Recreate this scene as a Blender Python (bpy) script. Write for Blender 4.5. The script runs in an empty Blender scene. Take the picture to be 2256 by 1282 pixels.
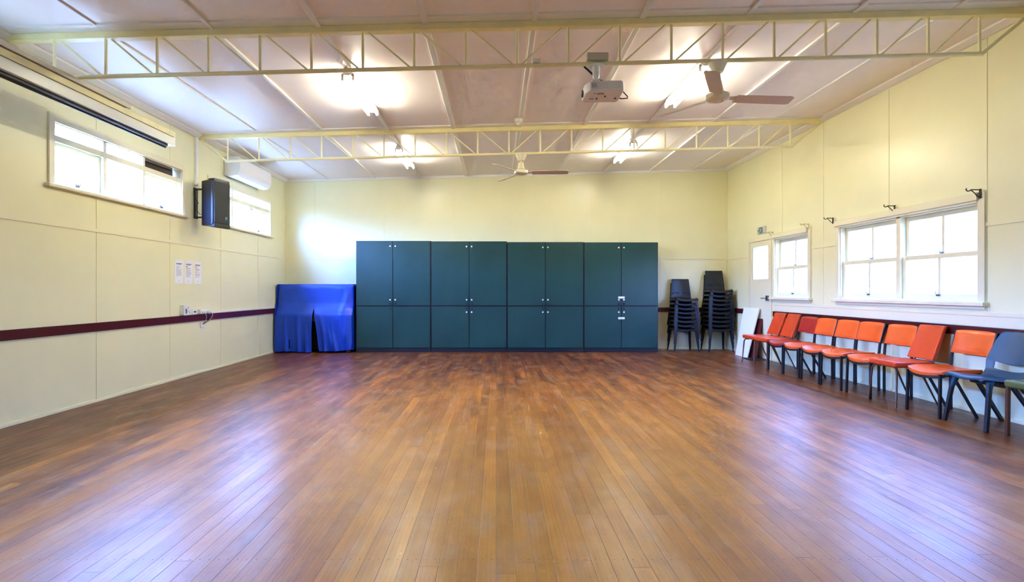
import bpy, bmesh, math, random
from mathutils import Vector, Matrix
random.seed(7)
PI = math.pi
C = bpy.context.scene.collection
SC = bpy.context.scene

# ---------------------------------------------------------------- camera, sky, exposure
cam_d = bpy.data.cameras.new('camera')
cam_d.sensor_width = 36.0
cam_d.lens = 36.0 * 1250 / 2256
cam_d.shift_x = 34 / 2256
cam_d.shift_y = -1.5 / 2256
cam_d.clip_start = 0.05
cam = bpy.data.objects.new('camera', cam_d)
cam.location = (0, 0, 1.2)
cam.rotation_euler = (PI / 2, 0, 0)
C.objects.link(cam)
SC.camera = cam
SC.view_settings.view_transform = 'Standard'
SC.view_settings.look = 'None'
SC.view_settings.exposure = 1.3
SC.view_settings.gamma = 1.0
SC.view_settings.use_curve_mapping = False
SC.cycles.use_denoising = True
SC.cycles.use_adaptive_sampling = True
SC.cycles.adaptive_threshold = 0.1
SC.cycles.adaptive_min_samples = 16
SC.cycles.caustics_reflective = False
SC.cycles.caustics_refractive = False
SC.cycles.max_bounces = 6
SC.cycles.diffuse_bounces = 4
SC.cycles.glossy_bounces = 2
SC.cycles.transparent_max_bounces = 8
SC.cycles.sample_clamp_indirect = 12.0

SKY_TOP = (0.36, 0.74, 2.3)
SKY_LOW = (0.36, 0.56, 1.15)
GROUND = (0.45, 0.58, 0.95)
SKY_POWER = 13.0
EAST_DIM = 0.5          # trees and a verandah beyond the right windows
GROUND_POWER = 2.3
TUBE_POWER = 48.0

world = bpy.data.worlds.new('sky')
SC.world = world
world.use_nodes = True
wn, wl = world.node_tree.nodes, world.node_tree.links
wn.clear()
w_out = wn.new('ShaderNodeOutputWorld')
w_bg = wn.new('ShaderNodeBackground')
w_geo = wn.new('ShaderNodeTexCoord')
w_sep = wn.new('ShaderNodeSeparateXYZ')
w_r1 = wn.new('ShaderNodeMapRange')
w_r1.inputs[1].default_value = -0.04
w_r1.inputs[2].default_value = 0.02
w_r2 = wn.new('ShaderNodeMapRange')
w_r2.inputs[1].default_value = 0.0
w_r2.inputs[2].default_value = 0.22
w_m1 = wn.new('ShaderNodeMix'); w_m1.data_type = 'RGBA'
w_m2 = wn.new('ShaderNodeMix'); w_m2.data_type = 'RGBA'
wl.new(w_geo.outputs['Generated'], w_sep.inputs[0])
wl.new(w_sep.outputs['Z'], w_r1.inputs[0])
wl.new(w_sep.outputs['Z'], w_r2.inputs[0])
w_m1.inputs[6].default_value = tuple(c * SKY_POWER for c in SKY_LOW) + (1,)
w_m1.inputs[7].default_value = tuple(c * SKY_POWER for c in SKY_TOP) + (1,)
w_m2.inputs[6].default_value = tuple(c * GROUND_POWER for c in GROUND) + (1,)
wl.new(w_r2.outputs[0], w_m1.inputs[0])
wl.new(w_r1.outputs[0], w_m2.inputs[0])
wl.new(w_m1.outputs[2], w_m2.inputs[7])
wl.new(w_m2.outputs[2], w_bg.inputs[0])
w_r3 = wn.new('ShaderNodeMapRange')
w_r3.inputs[1].default_value = -0.4; w_r3.inputs[2].default_value = 0.4
w_r3.inputs[3].default_value = 3.3; w_r3.inputs[4].default_value = EAST_DIM
wl.new(w_sep.outputs['X'], w_r3.inputs[0])
# a line of trees to the west hides the lowest sky
w_t1 = wn.new('ShaderNodeMapRange'); w_t1.inputs[1].default_value = 0.08; w_t1.inputs[2].default_value = 0.17
w_t2 = wn.new('ShaderNodeMapRange'); w_t2.inputs[1].default_value = -0.75; w_t2.inputs[2].default_value = -0.5
w_mx = wn.new('ShaderNodeMath'); w_mx.operation = 'MAXIMUM'
w_t3 = wn.new('ShaderNodeMapRange'); w_t3.inputs[3].default_value = 0.22
w_mu = wn.new('ShaderNodeMath'); w_mu.operation = 'MULTIPLY'
wl.new(w_sep.outputs['Z'], w_t1.inputs[0]); wl.new(w_sep.outputs['X'], w_t2.inputs[0])
wl.new(w_t1.outputs[0], w_mx.inputs[0]); wl.new(w_t2.outputs[0], w_mx.inputs[1])
wl.new(w_mx.outputs[0], w_t3.inputs[0])
wl.new(w_t3.outputs[0], w_mu.inputs[0]); wl.new(w_r3.outputs[0], w_mu.inputs[1])
wl.new(w_mu.outputs[0], w_bg.inputs[1])
wl.new(w_bg.outputs[0], w_out.inputs[0])

XL, XR, YB, YF = -4.30, 4.70, 11.56, -1.60
WT = 0.14                                     # wall thickness
def zc(x):                                    # underside of the sloping ceiling
    return 3.447 + 0.0262 * (x + 4.3)
SLOPE = math.atan(0.0262)

# openings: (y0, y1, z0, z1)
OPEN_L = [(5.50, 7.735, 2.24, 2.84), (8.50, 10.735, 2.24, 2.84), (2.33, 4.55, 2.24, 2.84)]
OPEN_R = [(5.52, 7.76, 1.09, 2.06), (8.54, 9.57, 1.09, 2.06), (9.80, 10.36, 1.40, 1.98), (2.30, 4.50, 1.09, 2.06)]
def portal(x, y0, y1, z0, z1, side):
    d = bpy.data.lights.new('daylight_portal', 'AREA')
    d.shape = 'RECTANGLE'; d.size = y1 - y0; d.size_y = z1 - z0
    d.cycles.is_portal = True
    o = bpy.data.objects.new('daylight_portal', d)
    C.objects.link(o)
    o.location = (x, (y0 + y1) / 2, (z0 + z1) / 2)
    o.rotation_euler = (PI / 2, 0, PI / 2 if side > 0 else -PI / 2)
    if side > 0: o.rotation_euler = (PI / 2, 0, PI / 2)
for a in OPEN_L: portal(XL - WT - 0.02, *a, side=-1)
for a in OPEN_R: portal(XR + WT + 0.02, *a, side=1)

# ---------------------------------------------------------------- materials
def lin(c):
    c = c / 255.0
    return c / 12.92 if c <= 0.04045 else ((c + 0.055) / 1.055) ** 2.4
def rgb(r, g, b): return (lin(r), lin(g), lin(b), 1.0)
def mat(name, col, rough=0.5, metal=0.0, spec=0.5, noise=0.0, nscale=3.0, bump=0.0, bscale=60.0, coat=0.0, bdist=0.002, emit=None, epow=0.0, sheen=0.0, rvar=0.0, stretch=None):
    m = bpy.data.materials.new(name); m.use_nodes = True
    nt = m.node_tree; n, l = nt.nodes, nt.links
    b = n['Principled BSDF']
    b.inputs['Base Color'].default_value = col
    b.inputs['Roughness'].default_value = rough
    b.inputs['Metallic'].default_value = metal
    b.inputs['Specular IOR Level'].default_value = spec
    b.inputs['Coat Weight'].default_value = coat
    b.inputs['Sheen Weight'].default_value = sheen
    if emit:
        b.inputs['Emission Color'].default_value = emit
        b.inputs['Emission Strength'].default_value = epow
    tc = n.new('ShaderNodeTexCoord')
    src = tc.outputs['Object']
    if stretch:
        mp = n.new('ShaderNodeMapping'); mp.inputs['Scale'].default_value = stretch
        l.new(src, mp.inputs[0]); src = mp.outputs[0]
    if noise or rvar:
        t = n.new('ShaderNodeTexNoise'); t.inputs['Scale'].default_value = nscale
        t.inputs['Detail'].default_value = 6; t.inputs['Roughness'].default_value = 0.6
        l.new(src, t.inputs['Vector'])
        if noise:
            mr = n.new('ShaderNodeMapRange')
            mr.inputs[1].default_value = 0.3; mr.inputs[2].default_value = 0.7
            mr.inputs[3].default_value = 1 - noise; mr.inputs[4].default_value = 1 + noise
            l.new(t.outputs[0], mr.inputs[0])
            mx = n.new('ShaderNodeMix'); mx.data_type = 'RGBA'; mx.blend_type = 'MULTIPLY'; mx.inputs[0].default_value = 1
            mx.inputs[6].default_value = col
            l.new(mr.outputs[0], mx.inputs[7]); l.new(mx.outputs[2], b.inputs['Base Color'])
        if rvar:
            m2 = n.new('ShaderNodeMapRange')
            m2.inputs[1].default_value = 0.3; m2.inputs[2].default_value = 0.7
            m2.inputs[3].default_value = rough - rvar; m2.inputs[4].default_value = rough + rvar
            l.new(t.outputs[0], m2.inputs[0]); l.new(m2.outputs[0], b.inputs['Roughness'])
    if bump:
        t2 = n.new('ShaderNodeTexNoise'); t2.inputs['Scale'].default_value = bscale; t2.inputs['Detail'].default_value = 3
        l.new(src, t2.inputs['Vector'])
        bp = n.new('ShaderNodeBump'); bp.inputs['Strength'].default_value = bump; bp.inputs['Distance'].default_value = bdist
        l.new(t2.outputs[0], bp.inputs['Height']); l.new(bp.outputs[0], b.inputs['Normal'])
    return m

M = {}
M['wall'] = mat('cream_wall_paint', rgb(236, 233, 190), 0.30, noise=0.03, nscale=1.2, bump=0.15, bscale=25)
M['wall_trim'] = mat('cream_gloss_trim', rgb(238, 232, 192), 0.3)
M['ceiling'] = mat('ceiling_paint', rgb(247, 240, 236), 0.40, noise=0.04, nscale=0.9, bump=1.0, bscale=0.9, bdist=0.05, stretch=(1.3, 0.55, 1))
M['white_trim'] = mat('white_trim_paint', rgb(236, 234, 226), 0.3, noise=0.02)
M['window_paint'] = mat('ivory_window_paint', rgb(234, 228, 194), 0.3)
M['rail'] = mat('maroon_gloss_rail', rgb(74, 16, 14), 0.35, spec=0.35, noise=0.15, nscale=5, stretch=(1, 0.2, 1))
M['truss'] = mat('cream_steel_paint', rgb(244, 236, 186), 0.3, noise=0.05, nscale=6)
M['truss_top'] = mat('cream_beam_paint', rgb(246, 232, 168), 0.35, noise=0.08, nscale=4)
M['cabinet'] = mat('dark_green_cabinet_paint', rgb(13, 60, 58), 0.31, spec=0.6, noise=0.15, nscale=1.7, rvar=0.02)
M['cabinet_edge'] = mat('black_cabinet_edge', rgb(18, 22, 30), 0.4)
M['knob'] = mat('white_ceramic_knob', rgb(240, 238, 228), 0.2)
M['black_metal'] = mat('black_enamel', rgb(24, 27, 34), 0.35, spec=0.5)
M['orange'] = mat('orange_vinyl', rgb(236, 98, 36), 0.27, noise=0.05, nscale=8, bump=0.12, bscale=160)
M['orange_dark'] = mat('deep_orange_vinyl', rgb(214, 70, 30), 0.28, noise=0.06, nscale=8, bump=0.12, bscale=160)
M['red'] = mat('dark_red_vinyl', rgb(176, 42, 30), 0.32, noise=0.05, nscale=8)
M['bronze'] = mat('bronze_brown_tube', rgb(98, 62, 46), 0.3, metal=0.4)
M['blue_plastic'] = mat('blue_moulded_plastic', rgb(20, 66, 88), 0.42, bump=0.15, bscale=200)
M['navy_plastic'] = mat('dark_navy_plastic', rgb(13, 21, 33), 0.40, bump=0.1, bscale=200)
M['green_vinyl'] = mat('olive_green_vinyl', rgb(96, 104, 52), 0.4, noise=0.1)
M['cloth'] = mat('royal_blue_cloth', rgb(0, 64, 190), 0.40, spec=0.5, noise=0.05, nscale=10, bump=0.2, bscale=300)
M['piano'] = mat('dark_mahogany', rgb(48, 20, 18), 0.3, noise=0.2, nscale=4)
M['white_plastic'] = mat('white_plastic', rgb(236, 236, 232), 0.35)
M['warm_plastic'] = mat('ivory_plastic', rgb(232, 226, 198), 0.4)
M['beige_metal'] = mat('beige_metal_box', rgb(206, 198, 168), 0.45)
M['grey_case'] = mat('pale_grey_aluminium', rgb(205, 210, 205), 0.35, metal=0.1)
M['cream_board'] = mat('cream_mounting_board', rgb(222, 216, 168), 0.5, noise=0.1, nscale=7)
M['grey_board'] = mat('pale_grey_board', rgb(196, 194, 182), 0.5, noise=0.05)
M['black'] = mat('black_fabric', rgb(12, 15, 20), 0.5)
M['speaker'] = mat('black_speaker_shell', rgb(22, 28, 36), 0.38)
M['grille'] = mat('speaker_grille_mesh', rgb(20, 26, 34), 0.6, bump=0.5, bscale=400)
M['fan_blade'] = mat('fan_blade_paint', rgb(222, 206, 190), 0.35)
M['fan_body'] = mat('fan_body_ivory', rgb(238, 232, 200), 0.3)
M['board_white'] = mat('white_laminate', rgb(250, 250, 255), 0.3)
M['board_red'] = mat('dark_red_board', rgb(96, 26, 24), 0.45)
M['mat'] = mat('black_rubber_mat', rgb(28, 30, 34), 0.8, bump=0.6, bscale=80)
M['chrome'] = mat('tarnished_chrome', rgb(150, 152, 158), 0.25, metal=0.9)
M['iron'] = mat('dark_wrought_iron', rgb(44, 30, 30), 0.45, metal=0.3)
M['iron_cream'] = mat('cream_painted_iron', rgb(206, 194, 150), 0.4)
M['paper'] = mat('white_paper', rgb(238, 240, 248), 0.6)
M['ink_grey'] = mat('grey_ink', rgb(150, 150, 160), 0.7)
M['ink_dark'] = mat('dark_ink', rgb(84, 84, 110), 0.7)
M['ink_red'] = mat('red_ink', rgb(170, 84, 84), 0.7)
M['sign_green'] = mat('green_sign_face', rgb(28, 96, 112), 0.35)
M['dark_timber'] = mat('dark_brown_timber', rgb(70, 54, 40), 0.6, noise=0.2)
M['wire_grey'] = mat('grey_cable', rgb(150, 154, 160), 0.4)
M['foliage'] = mat('foliage', rgb(90, 120, 70), 0.7, noise=0.3)
M['tube'] = mat('fluorescent_tube_glow', rgb(255, 252, 235), 0.3, emit=(1.0, 0.94, 0.74, 1), epow=TUBE_POWER)

def glass_material():
    m = bpy.data.materials.new('window_glass'); m.use_nodes = True
    n, l = m.node_tree.nodes, m.node_tree.links
    n.clear()
    out = n.new('ShaderNodeOutputMaterial'); tr = n.new('ShaderNodeBsdfTransparent'); gl = n.new('ShaderNodeBsdfGlossy')
    fr = n.new('ShaderNodeFresnel'); fr.inputs[0].default_value = 1.45
    tr.inputs[0].default_value = (0.96, 0.98, 0.97, 1); gl.inputs['Roughness'].default_value = 0.03
    mx = n.new('ShaderNodeMixShader')
    # the far face of the pane adds no reflection of its own
    ge = n.new('ShaderNodeNewGeometry'); iv = n.new('ShaderNodeMath'); iv.operation = 'SUBTRACT'; iv.inputs[0].default_value = 1.0
    l.new(ge.outputs['Backfacing'], iv.inputs[1])
    mu = n.new('ShaderNodeMath'); mu.operation = 'MULTIPLY'; l.new(iv.outputs[0], mu.inputs[0]); l.new(fr.outputs[0], mu.inputs[1])
    l.new(mu.outputs[0], mx.inputs[0]); l.new(tr.outputs[0], mx.inputs[1]); l.new(gl.outputs[0], mx.inputs[2])
    l.new(mx.outputs[0], out.inputs[0])
    return m
M['glass'] = glass_material()

def floor_material():
    m = bpy.data.materials.new('worn_hardwood_floorboards'); m.use_nodes = True
    nt = m.node_tree; n, l = nt.nodes, nt.links
    b = n['Principled BSDF']
    def math_(op, a, c=None, d=None):
        x = n.new('ShaderNodeMath'); x.operation = op
        for i, v in enumerate((a, c, d)):
            if v is None: continue
            if isinstance(v, (int, float)): x.inputs[i].default_value = v
            else: l.new(v, x.inputs[i])
        return x.outputs[0]
    def noise(vec, scale, detail=5, rough=0.6):
        t = n.new('ShaderNodeTexNoise'); t.inputs['Scale'].default_value = scale
        t.inputs['Detail'].default_value = detail; t.inputs['Roughness'].default_value = rough
        l.new(vec, t.inputs['Vector']); return t.outputs[0]
    def rng(v, a, c, d, e):
        x = n.new('ShaderNodeMapRange'); l.new(v, x.inputs[0])
        for i, q in enumerate((a, c, d, e)): x.inputs[i + 1].default_value = q
        return x.outputs[0]
    def mixc(f, a, c, mode='MIX'):
        x = n.new('ShaderNodeMix'); x.data_type = 'RGBA'; x.blend_type = mode
        for i, v in ((0, f), (6, a), (7, c)):
            if isinstance(v, (int, float, tuple)): x.inputs[i].default_value = v
            else: l.new(v, x.inputs[i])
        return x.outputs[2]
    tc = n.new('ShaderNodeTexCoord'); sp = n.new('ShaderNodeSeparateXYZ')
    l.new(tc.outputs['Object'], sp.inputs[0])
    X, Y = sp.outputs['X'], sp.outputs['Y']
    PW, PL = 0.084, 2.6
    row = math_('FLOOR', math_('DIVIDE', X, PW))
    fx = math_('FRACT', math_('DIVIDE', X, PW))
    wn1 = n.new('ShaderNodeTexWhiteNoise'); wn1.noise_dimensions = '1D'; l.new(row, wn1.inputs['W'])
    yo = math_('ADD', math_('DIVIDE', Y, PL), math_('MULTIPLY', wn1.outputs['Value'], 7.0))
    col = math_('FLOOR', yo); fy = math_('FRACT', yo)
    cb = n.new('ShaderNodeCombineXYZ'); l.new(row, cb.inputs[0]); l.new(col, cb.inputs[1])
    wn2 = n.new('ShaderNodeTexWhiteNoise'); wn2.noise_dimensions = '2D'; l.new(cb.outputs[0], wn2.inputs['Vector'])
    rnd = wn2.outputs['Value']
    # seams
    ex = math_('MULTIPLY', math_('MINIMUM', fx, math_('SUBTRACT', 1.0, fx)), PW)
    ey = math_('MULTIPLY', math_('MINIMUM', fy, math_('SUBTRACT', 1.0, fy)), PL)
    seam = math_('MINIMUM', ex, ey)
    seam_f = rng(seam, 0.0005, 0.0019, 1.0, 0.0)
    # nail holes: two by every joist
    jy = math_('FRACT', math_('DIVIDE', Y, 0.46))
    dny = math_('MULTIPLY', math_('ABSOLUTE', math_('SUBTRACT', jy, 0.5)), 0.46)
    dnx = math_('MULTIPLY', math_('ABSOLUTE', math_('SUBTRACT', math_('ABSOLUTE', math_('SUBTRACT', fx, 0.5)), 0.24)), PW)
    dn = math_('SQRT', math_('ADD', math_('MULTIPLY', dnx, dnx), math_('MULTIPLY', dny, dny)))
    nail = rng(dn, 0.0025, 0.0045, 0.8, 0.0)
    # grain, stretched along the boards
    mp = n.new('ShaderNodeMapping'); mp.inputs['Scale'].default_value = (26, 1.1, 1)
    l.new(tc.outputs['Object'], mp.inputs[0])
    off = n.new('ShaderNodeCombineXYZ'); l.new(math_('MULTIPLY', rnd, 40.0), off.inputs[0]); l.new(math_('MULTIPLY', rnd, 17.0), off.inputs[1])
    va = n.new('ShaderNodeVectorMath'); va.operation = 'ADD'; l.new(mp.outputs[0], va.inputs[0]); l.new(off.outputs[0], va.inputs[1])
    g1 = noise(va.outputs[0], 1.0, 8, 0.65)
    mp2 = n.new('ShaderNodeMapping'); mp2.inputs['Scale'].default_value = (130, 5, 1); l.new(tc.outputs['Object'], mp2.inputs[0])
    g2 = noise(mp2.outputs[0], 1.0, 4, 0.6)
    mp3 = n.new('ShaderNodeMapping'); mp3.inputs['Scale'].default_value = (1.0, 0.45, 1); l.new(tc.outputs['Object'], mp3.inputs[0])
    wear = noise(mp3.outputs[0], 1.3, 6, 0.65)
    wear2 = noise(mp3.outputs[0], 5.0, 8, 0.7)
    c = mixc(math_('POWER', rnd, 1.3), rgb(154, 82, 22), rgb(198, 120, 36))
    wn3 = n.new('ShaderNodeTexWhiteNoise'); wn3.noise_dimensions = '3D'
    cb3 = n.new('ShaderNodeCombineXYZ'); l.new(row, cb3.inputs[0]); l.new(col, cb3.inputs[1]); cb3.inputs[2].default_value = 4.7; l.new(cb3.outputs[0], wn3.inputs['Vector'])
    rnd2 = wn3.outputs['Value']
    c = mixc(rng(rnd2, 0.55, 1.0, 0.0, 0.6), c, mixc(1.0, c, (0.95, 0.78, 0.70, 1), 'MULTIPLY'))
    # cathedral grain
    wv = n.new('ShaderNodeTexWave'); wv.bands_direction = 'X'; wv.inputs['Scale'].default_value = 9.0; wv.inputs['Distortion'].default_value = 5.0
    wv.inputs['Detail'].default_value = 3.0; wv.inputs['Detail Scale'].default_value = 0.6
    mp6 = n.new('ShaderNodeMapping'); mp6.inputs['Scale'].default_value = (1.6, 0.10, 1); l.new(tc.outputs['Object'], mp6.inputs[0])
    vb = n.new('ShaderNodeVectorMath'); vb.operation = 'ADD'; l.new(mp6.outputs[0], vb.inputs[0]); l.new(off.outputs[0], vb.inputs[1]); l.new(vb.outputs[0], wv.inputs['Vector'])
    c = mixc(rng(wv.outputs['Fac'], 0.2, 0.9, 0.40, 0.0), c, mixc(1.0, c, (0.66, 0.60, 0.56, 1), 'MULTIPLY'))
    c = mixc(rng(g1, 0.3, 0.7, 0.0, 1.0), mixc(1.0, c, (0.66, 0.60, 0.56, 1), 'MULTIPLY'), mixc(1.0, c, (1.22, 1.2, 1.14, 1), 'MULTIPLY'))
    c = mixc(rng(g2, 0.35, 0.65, 0.0, 0.4), c, mixc(1.0, c, (0.68, 0.62, 0.58, 1), 'MULTIPLY'))
    # boards bleached where feet wear the middle, old dark varnish left by the walls and the back
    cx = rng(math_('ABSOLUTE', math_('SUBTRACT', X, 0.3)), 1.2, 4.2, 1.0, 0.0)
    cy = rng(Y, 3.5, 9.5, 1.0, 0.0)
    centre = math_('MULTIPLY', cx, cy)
    mp5 = n.new('ShaderNodeMapping'); mp5.inputs['Scale'].default_value = (5.5, 0.42, 1); l.new(tc.outputs['Object'], mp5.inputs[0])
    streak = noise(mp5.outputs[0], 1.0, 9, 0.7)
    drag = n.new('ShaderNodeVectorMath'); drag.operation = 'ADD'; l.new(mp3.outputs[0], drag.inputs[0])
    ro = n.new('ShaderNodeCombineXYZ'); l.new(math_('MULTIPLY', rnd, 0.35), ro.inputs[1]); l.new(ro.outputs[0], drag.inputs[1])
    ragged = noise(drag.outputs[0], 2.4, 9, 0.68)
    pale = math_('MULTIPLY', rng(wear, 0.38, 0.62, 0.3, 1.0), centre)
    c = mixc(math_('MULTIPLY', pale, 0.5), c, rgb(232, 162, 60))
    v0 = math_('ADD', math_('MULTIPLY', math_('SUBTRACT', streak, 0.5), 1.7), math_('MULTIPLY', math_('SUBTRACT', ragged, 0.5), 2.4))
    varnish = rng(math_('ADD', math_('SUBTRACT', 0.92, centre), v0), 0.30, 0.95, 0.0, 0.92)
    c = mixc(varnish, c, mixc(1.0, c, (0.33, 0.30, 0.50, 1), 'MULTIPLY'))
    c = mixc(rng(wear2, 0.35, 0.85, 0.0, 0.75), c, mixc(1.0, c, (0.66, 0.6, 0.6, 1), 'MULTIPLY'))
    # pale scuffs and bare spots
    mp4 = n.new('ShaderNodeMapping'); mp4.inputs['Scale'].default_value = (3.0, 1.2, 1); mp4.inputs['Location'].default_value = (3, 9, 0); l.new(tc.outputs['Object'], mp4.inputs[0])
    sc = noise(mp4.outputs[0], 2.2, 4, 0.6)
    c = mixc(rng(sc, 0.5, 0.8, 0.0, 0.35), c, rgb(196, 160, 120))
    chip = noise(tc.outputs['Object'], 26.0, 2, 0.5)
    c = mixc(rng(chip, 0.765, 0.79, 0.0, 0.8), c, rgb(216, 200, 176))
    pit = noise(tc.outputs['Object'], 70.0, 3, 0.6)
    c = mixc(rng(pit, 0.64, 0.72, 0.0, 0.5), c, mixc(1.0, c, (0.5, 0.45, 0.45, 1), 'MULTIPLY'))
    seam_f = math_('MULTIPLY', seam_f, rng(rnd2, 0.0, 1.0, 0.35, 1.0))
    c = mixc(math_('MULTIPLY', seam_f, 0.85), c, rgb(40, 24, 16))
    c = mixc(nail, c, rgb(40, 26, 20))
    l.new(c, b.inputs['Base Color'])
    r = math_('ADD', math_('ADD', rng(streak, 0.25, 0.75, 0.25, 0.40), math_('MULTIPLY', varnish, 0.04)), math_('MULTIPLY', seam_f, 0.3))
    l.new(r, b.inputs['Roughness'])
    b.inputs['Specular IOR Level'].default_value = 0.38
    bp = n.new('ShaderNodeBump'); bp.inputs['Strength'].default_value = 0.55; bp.inputs['Distance'].default_value = 0.002
    h = math_('ADD', math_('MULTIPLY', seam_f, -1.0), math_('ADD', math_('MULTIPLY', g2, 0.25), math_('ADD', math_('MULTIPLY', wear2, 0.5), math_('MULTIPLY', pit, 0.5))))
    cup = math_('MULTIPLY', math_('MULTIPLY', math_('SUBTRACT', fx, 0.5), math_('SUBTRACT', rnd, 0.5)), 1.2)
    l.new(math_('ADD', h, cup), bp.inputs['Height']); l.new(bp.outputs[0], b.inputs['Normal'])
    return m
M['floor'] = floor_material()

# ---------------------------------------------------------------- helpers
def tag(o, label=None, cat=None, group=None, kind=None):
    if label: o['label'] = label
    if cat: o['category'] = cat
    if group: o['group'] = group
    if kind: o['kind'] = kind
    return o
def empty(name, loc=(0, 0, 0), rz=0.0, label=None, cat=None, group=None, kind=None):
    o = bpy.data.objects.new(name, None); C.objects.link(o)
    o.empty_display_size = 0.1
    o.location = loc; o.rotation_euler = (0, 0, rz)
    return tag(o, label, cat, group, kind)

class MB:
    """collects shapes in one bmesh, then links them as one object"""
    def __init__(s): s.bm = bmesh.new(); s.smooth = False
    def box(s, x0, x1, y0, y1, z0, z1, m=None):
        r = bmesh.ops.create_cube(s.bm, size=1.0)['verts']
        bmesh.ops.scale(s.bm, vec=(abs(x1 - x0), abs(y1 - y0), abs(z1 - z0)), verts=r)
        bmesh.ops.translate(s.bm, vec=((x0 + x1) / 2, (y0 + y1) / 2, (z0 + z1) / 2), verts=r)
        if m is not None: bmesh.ops.transform(s.bm, matrix=m, verts=r)
        return s
    def tube(s, pts, r, seg=10, taper=None, square=False, closed_caps=True):
        pts = [Vector(p) for p in pts]
        n = len(pts); seg = 4 if square else seg
        rings = []
        up = Vector((0, 0, 1))
        t0 = (pts[1] - pts[0]).normalized()
        ref = up if abs(t0.dot(up)) < 0.95 else Vector((1, 0, 0))
        a = t0.cross(ref).normalized(); 
        for i, p in enumerate(pts):
            t = (pts[min(i + 1, n - 1)] - pts[max(i - 1, 0)]).normalized()
            a = (a - t * a.dot(t)).normalized(); b = t.cross(a)
            rr = r[i] if isinstance(r, (list, tuple)) else r
            if square: rr *= math.sqrt(2)
            ring = []
            for k in range(seg):
                ph = 2 * PI * k / seg + (PI / 4 if square else 0)
                ring.append(s.bm.verts.new(p + (a * math.cos(ph) + b * math.sin(ph)) * rr))
            rings.append(ring)
        for i in range(n - 1):
            for k in range(seg):
                s.bm.faces.new((rings[i][k], rings[i][(k + 1) % seg], rings[i + 1][(k + 1) % seg], rings[i + 1][k]))
        s.bm.faces.new(rings[0][::-1]); s.bm.faces.new(rings[-1])
        return s
    def lathe(s, prof, c=(0, 0, 0), seg=24, axis='z'):
        """prof = [(radius, height)]"""
        rings = []
        for r, h in prof:
            ring = []
            for k in range(seg):
                ph = 2 * PI * k / seg
                x, y = r * math.cos(ph), r * math.sin(ph)
                v = (x, y, h) if axis == 'z' else ((h, x, y) if axis == 'x' else (x, h, y))
                ring.append(s.bm.verts.new((v[0] + c[0], v[1] + c[1], v[2] + c[2])))
            rings.append(ring)
        for i in range(len(rings) - 1):
            for k in range(seg):
                s.bm.faces.new((rings[i][k], rings[i][(k + 1) % seg], rings[i + 1][(k + 1) % seg], rings[i + 1][k]))
        s.bm.faces.new(rings[0][::-1]); s.bm.faces.new(rings[-1])
        return s
    def prism(s, poly, axis, a0, a1):
        """poly in the two other axes (in order x,y,z), extruded along axis"""
        def P(u, v, w):
            return {'x': (w, u, v), 'y': (u, w, v), 'z': (u, v, w)}[axis]
        A = [s.bm.verts.new(P(u, v, a0)) for u, v in poly]
        B = [s.bm.verts.new(P(u, v, a1)) for u, v in poly]
        n = len(poly)
        for i in range(n): s.bm.faces.new((A[i], A[(i + 1) % n], B[(i + 1) % n], B[i]))
        s.bm.faces.new(A[::-1]); s.bm.faces.new(B)
        return s
    def sheet(s, f, nu, nv, keep=None, thick=0.0, nrm=None):
        """grid of points f(u,v) in 0..1; keep(i,j) says which cells stay"""
        V = [[s.bm.verts.new(f(i / nu, j / nv)) for j in range(nv + 1)] for i in range(nu + 1)]
        for i in range(nu):
            for j in range(nv):
                if keep is None or keep(i, j):
                    s.bm.faces.new((V[i][j], V[i + 1][j], V[i + 1][j + 1], V[i][j + 1]))
        loose = [v for v in s.bm.verts if not v.link_faces]
        for v in loose: s.bm.verts.remove(v)
        return s
    def build(s, name, material, parent=None, smooth=False, bevel=0.0, bseg=2, solid=0.0, subsurf=0, offset=0.0, recalc=True):
        if recalc: bmesh.ops.recalc_face_normals(s.bm, faces=s.bm.faces[:])
        me = bpy.data.meshes.new(name); s.bm.to_mesh(me); s.bm.free()
        me.materials.append(material)
        if smooth or bevel:
            for p in me.polygons: p.use_smooth = True
            try: me.set_sharp_from_angle(angle=math.radians(38))
            except Exception: pass
        o = bpy.data.objects.new(name, me); C.objects.link(o)
        if parent is not None: o.parent = parent
        if solid:
            q = o.modifiers.new('solid', 'SOLIDIFY'); q.thickness = solid; q.offset = offset
        if bevel:
            q = o.modifiers.new('bevel', 'BEVEL'); q.width = bevel; q.segments = bseg; q.limit_method = 'ANGLE'; q.angle_limit = math.radians(40)
            q.harden_normals = True
        if subsurf:
            q = o.modifiers.new('subsurf', 'SUBSURF'); q.levels = subsurf; q.render_levels = subsurf
        return o
def copy_tree(root):
    r = root.copy(); C.objects.link(r)
    for ch in list(root.children):
        c = ch.copy(); C.objects.link(c); c.parent = r
        for g in list(ch.children):
            d = g.copy(); C.objects.link(d); d.parent = c
    return r

# ---------------------------------------------------------------- the room
def side_wall(x0, x1, openings, ztop, name):
    ys = sorted({YF - WT, YB + WT, *[o[0] for o in openings], *[o[1] for o in openings]})
    mb = MB()
    for a, b in zip(ys[:-1], ys[1:]):
        holes = sorted([(o[2], o[3]) for o in openings if o[0] < (a + b) / 2 < o[1]])
        z = -0.05
        for h0, h1 in holes:
            mb.box(x0, x1, a, b, z, h0); z = h1
        mb.box(x0, x1, a, b, z, ztop)
    bmesh.ops.remove_doubles(mb.bm, verts=mb.bm.verts[:], dist=1e-5)
    # drop the inner faces between neighbouring blocks
    seen = {}
    for f in mb.bm.faces:
        seen.setdefault(tuple(round(v, 4) for v in f.calc_center_median()), []).append(f)
    dead = [f for fs in seen.values() if len(fs) > 1 for f in fs]
    bmesh.ops.delete(mb.bm, geom=dead, context='FACES_ONLY')
    o = mb.build(name, M['wall'])
    return tag(o, kind='structure')
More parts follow.
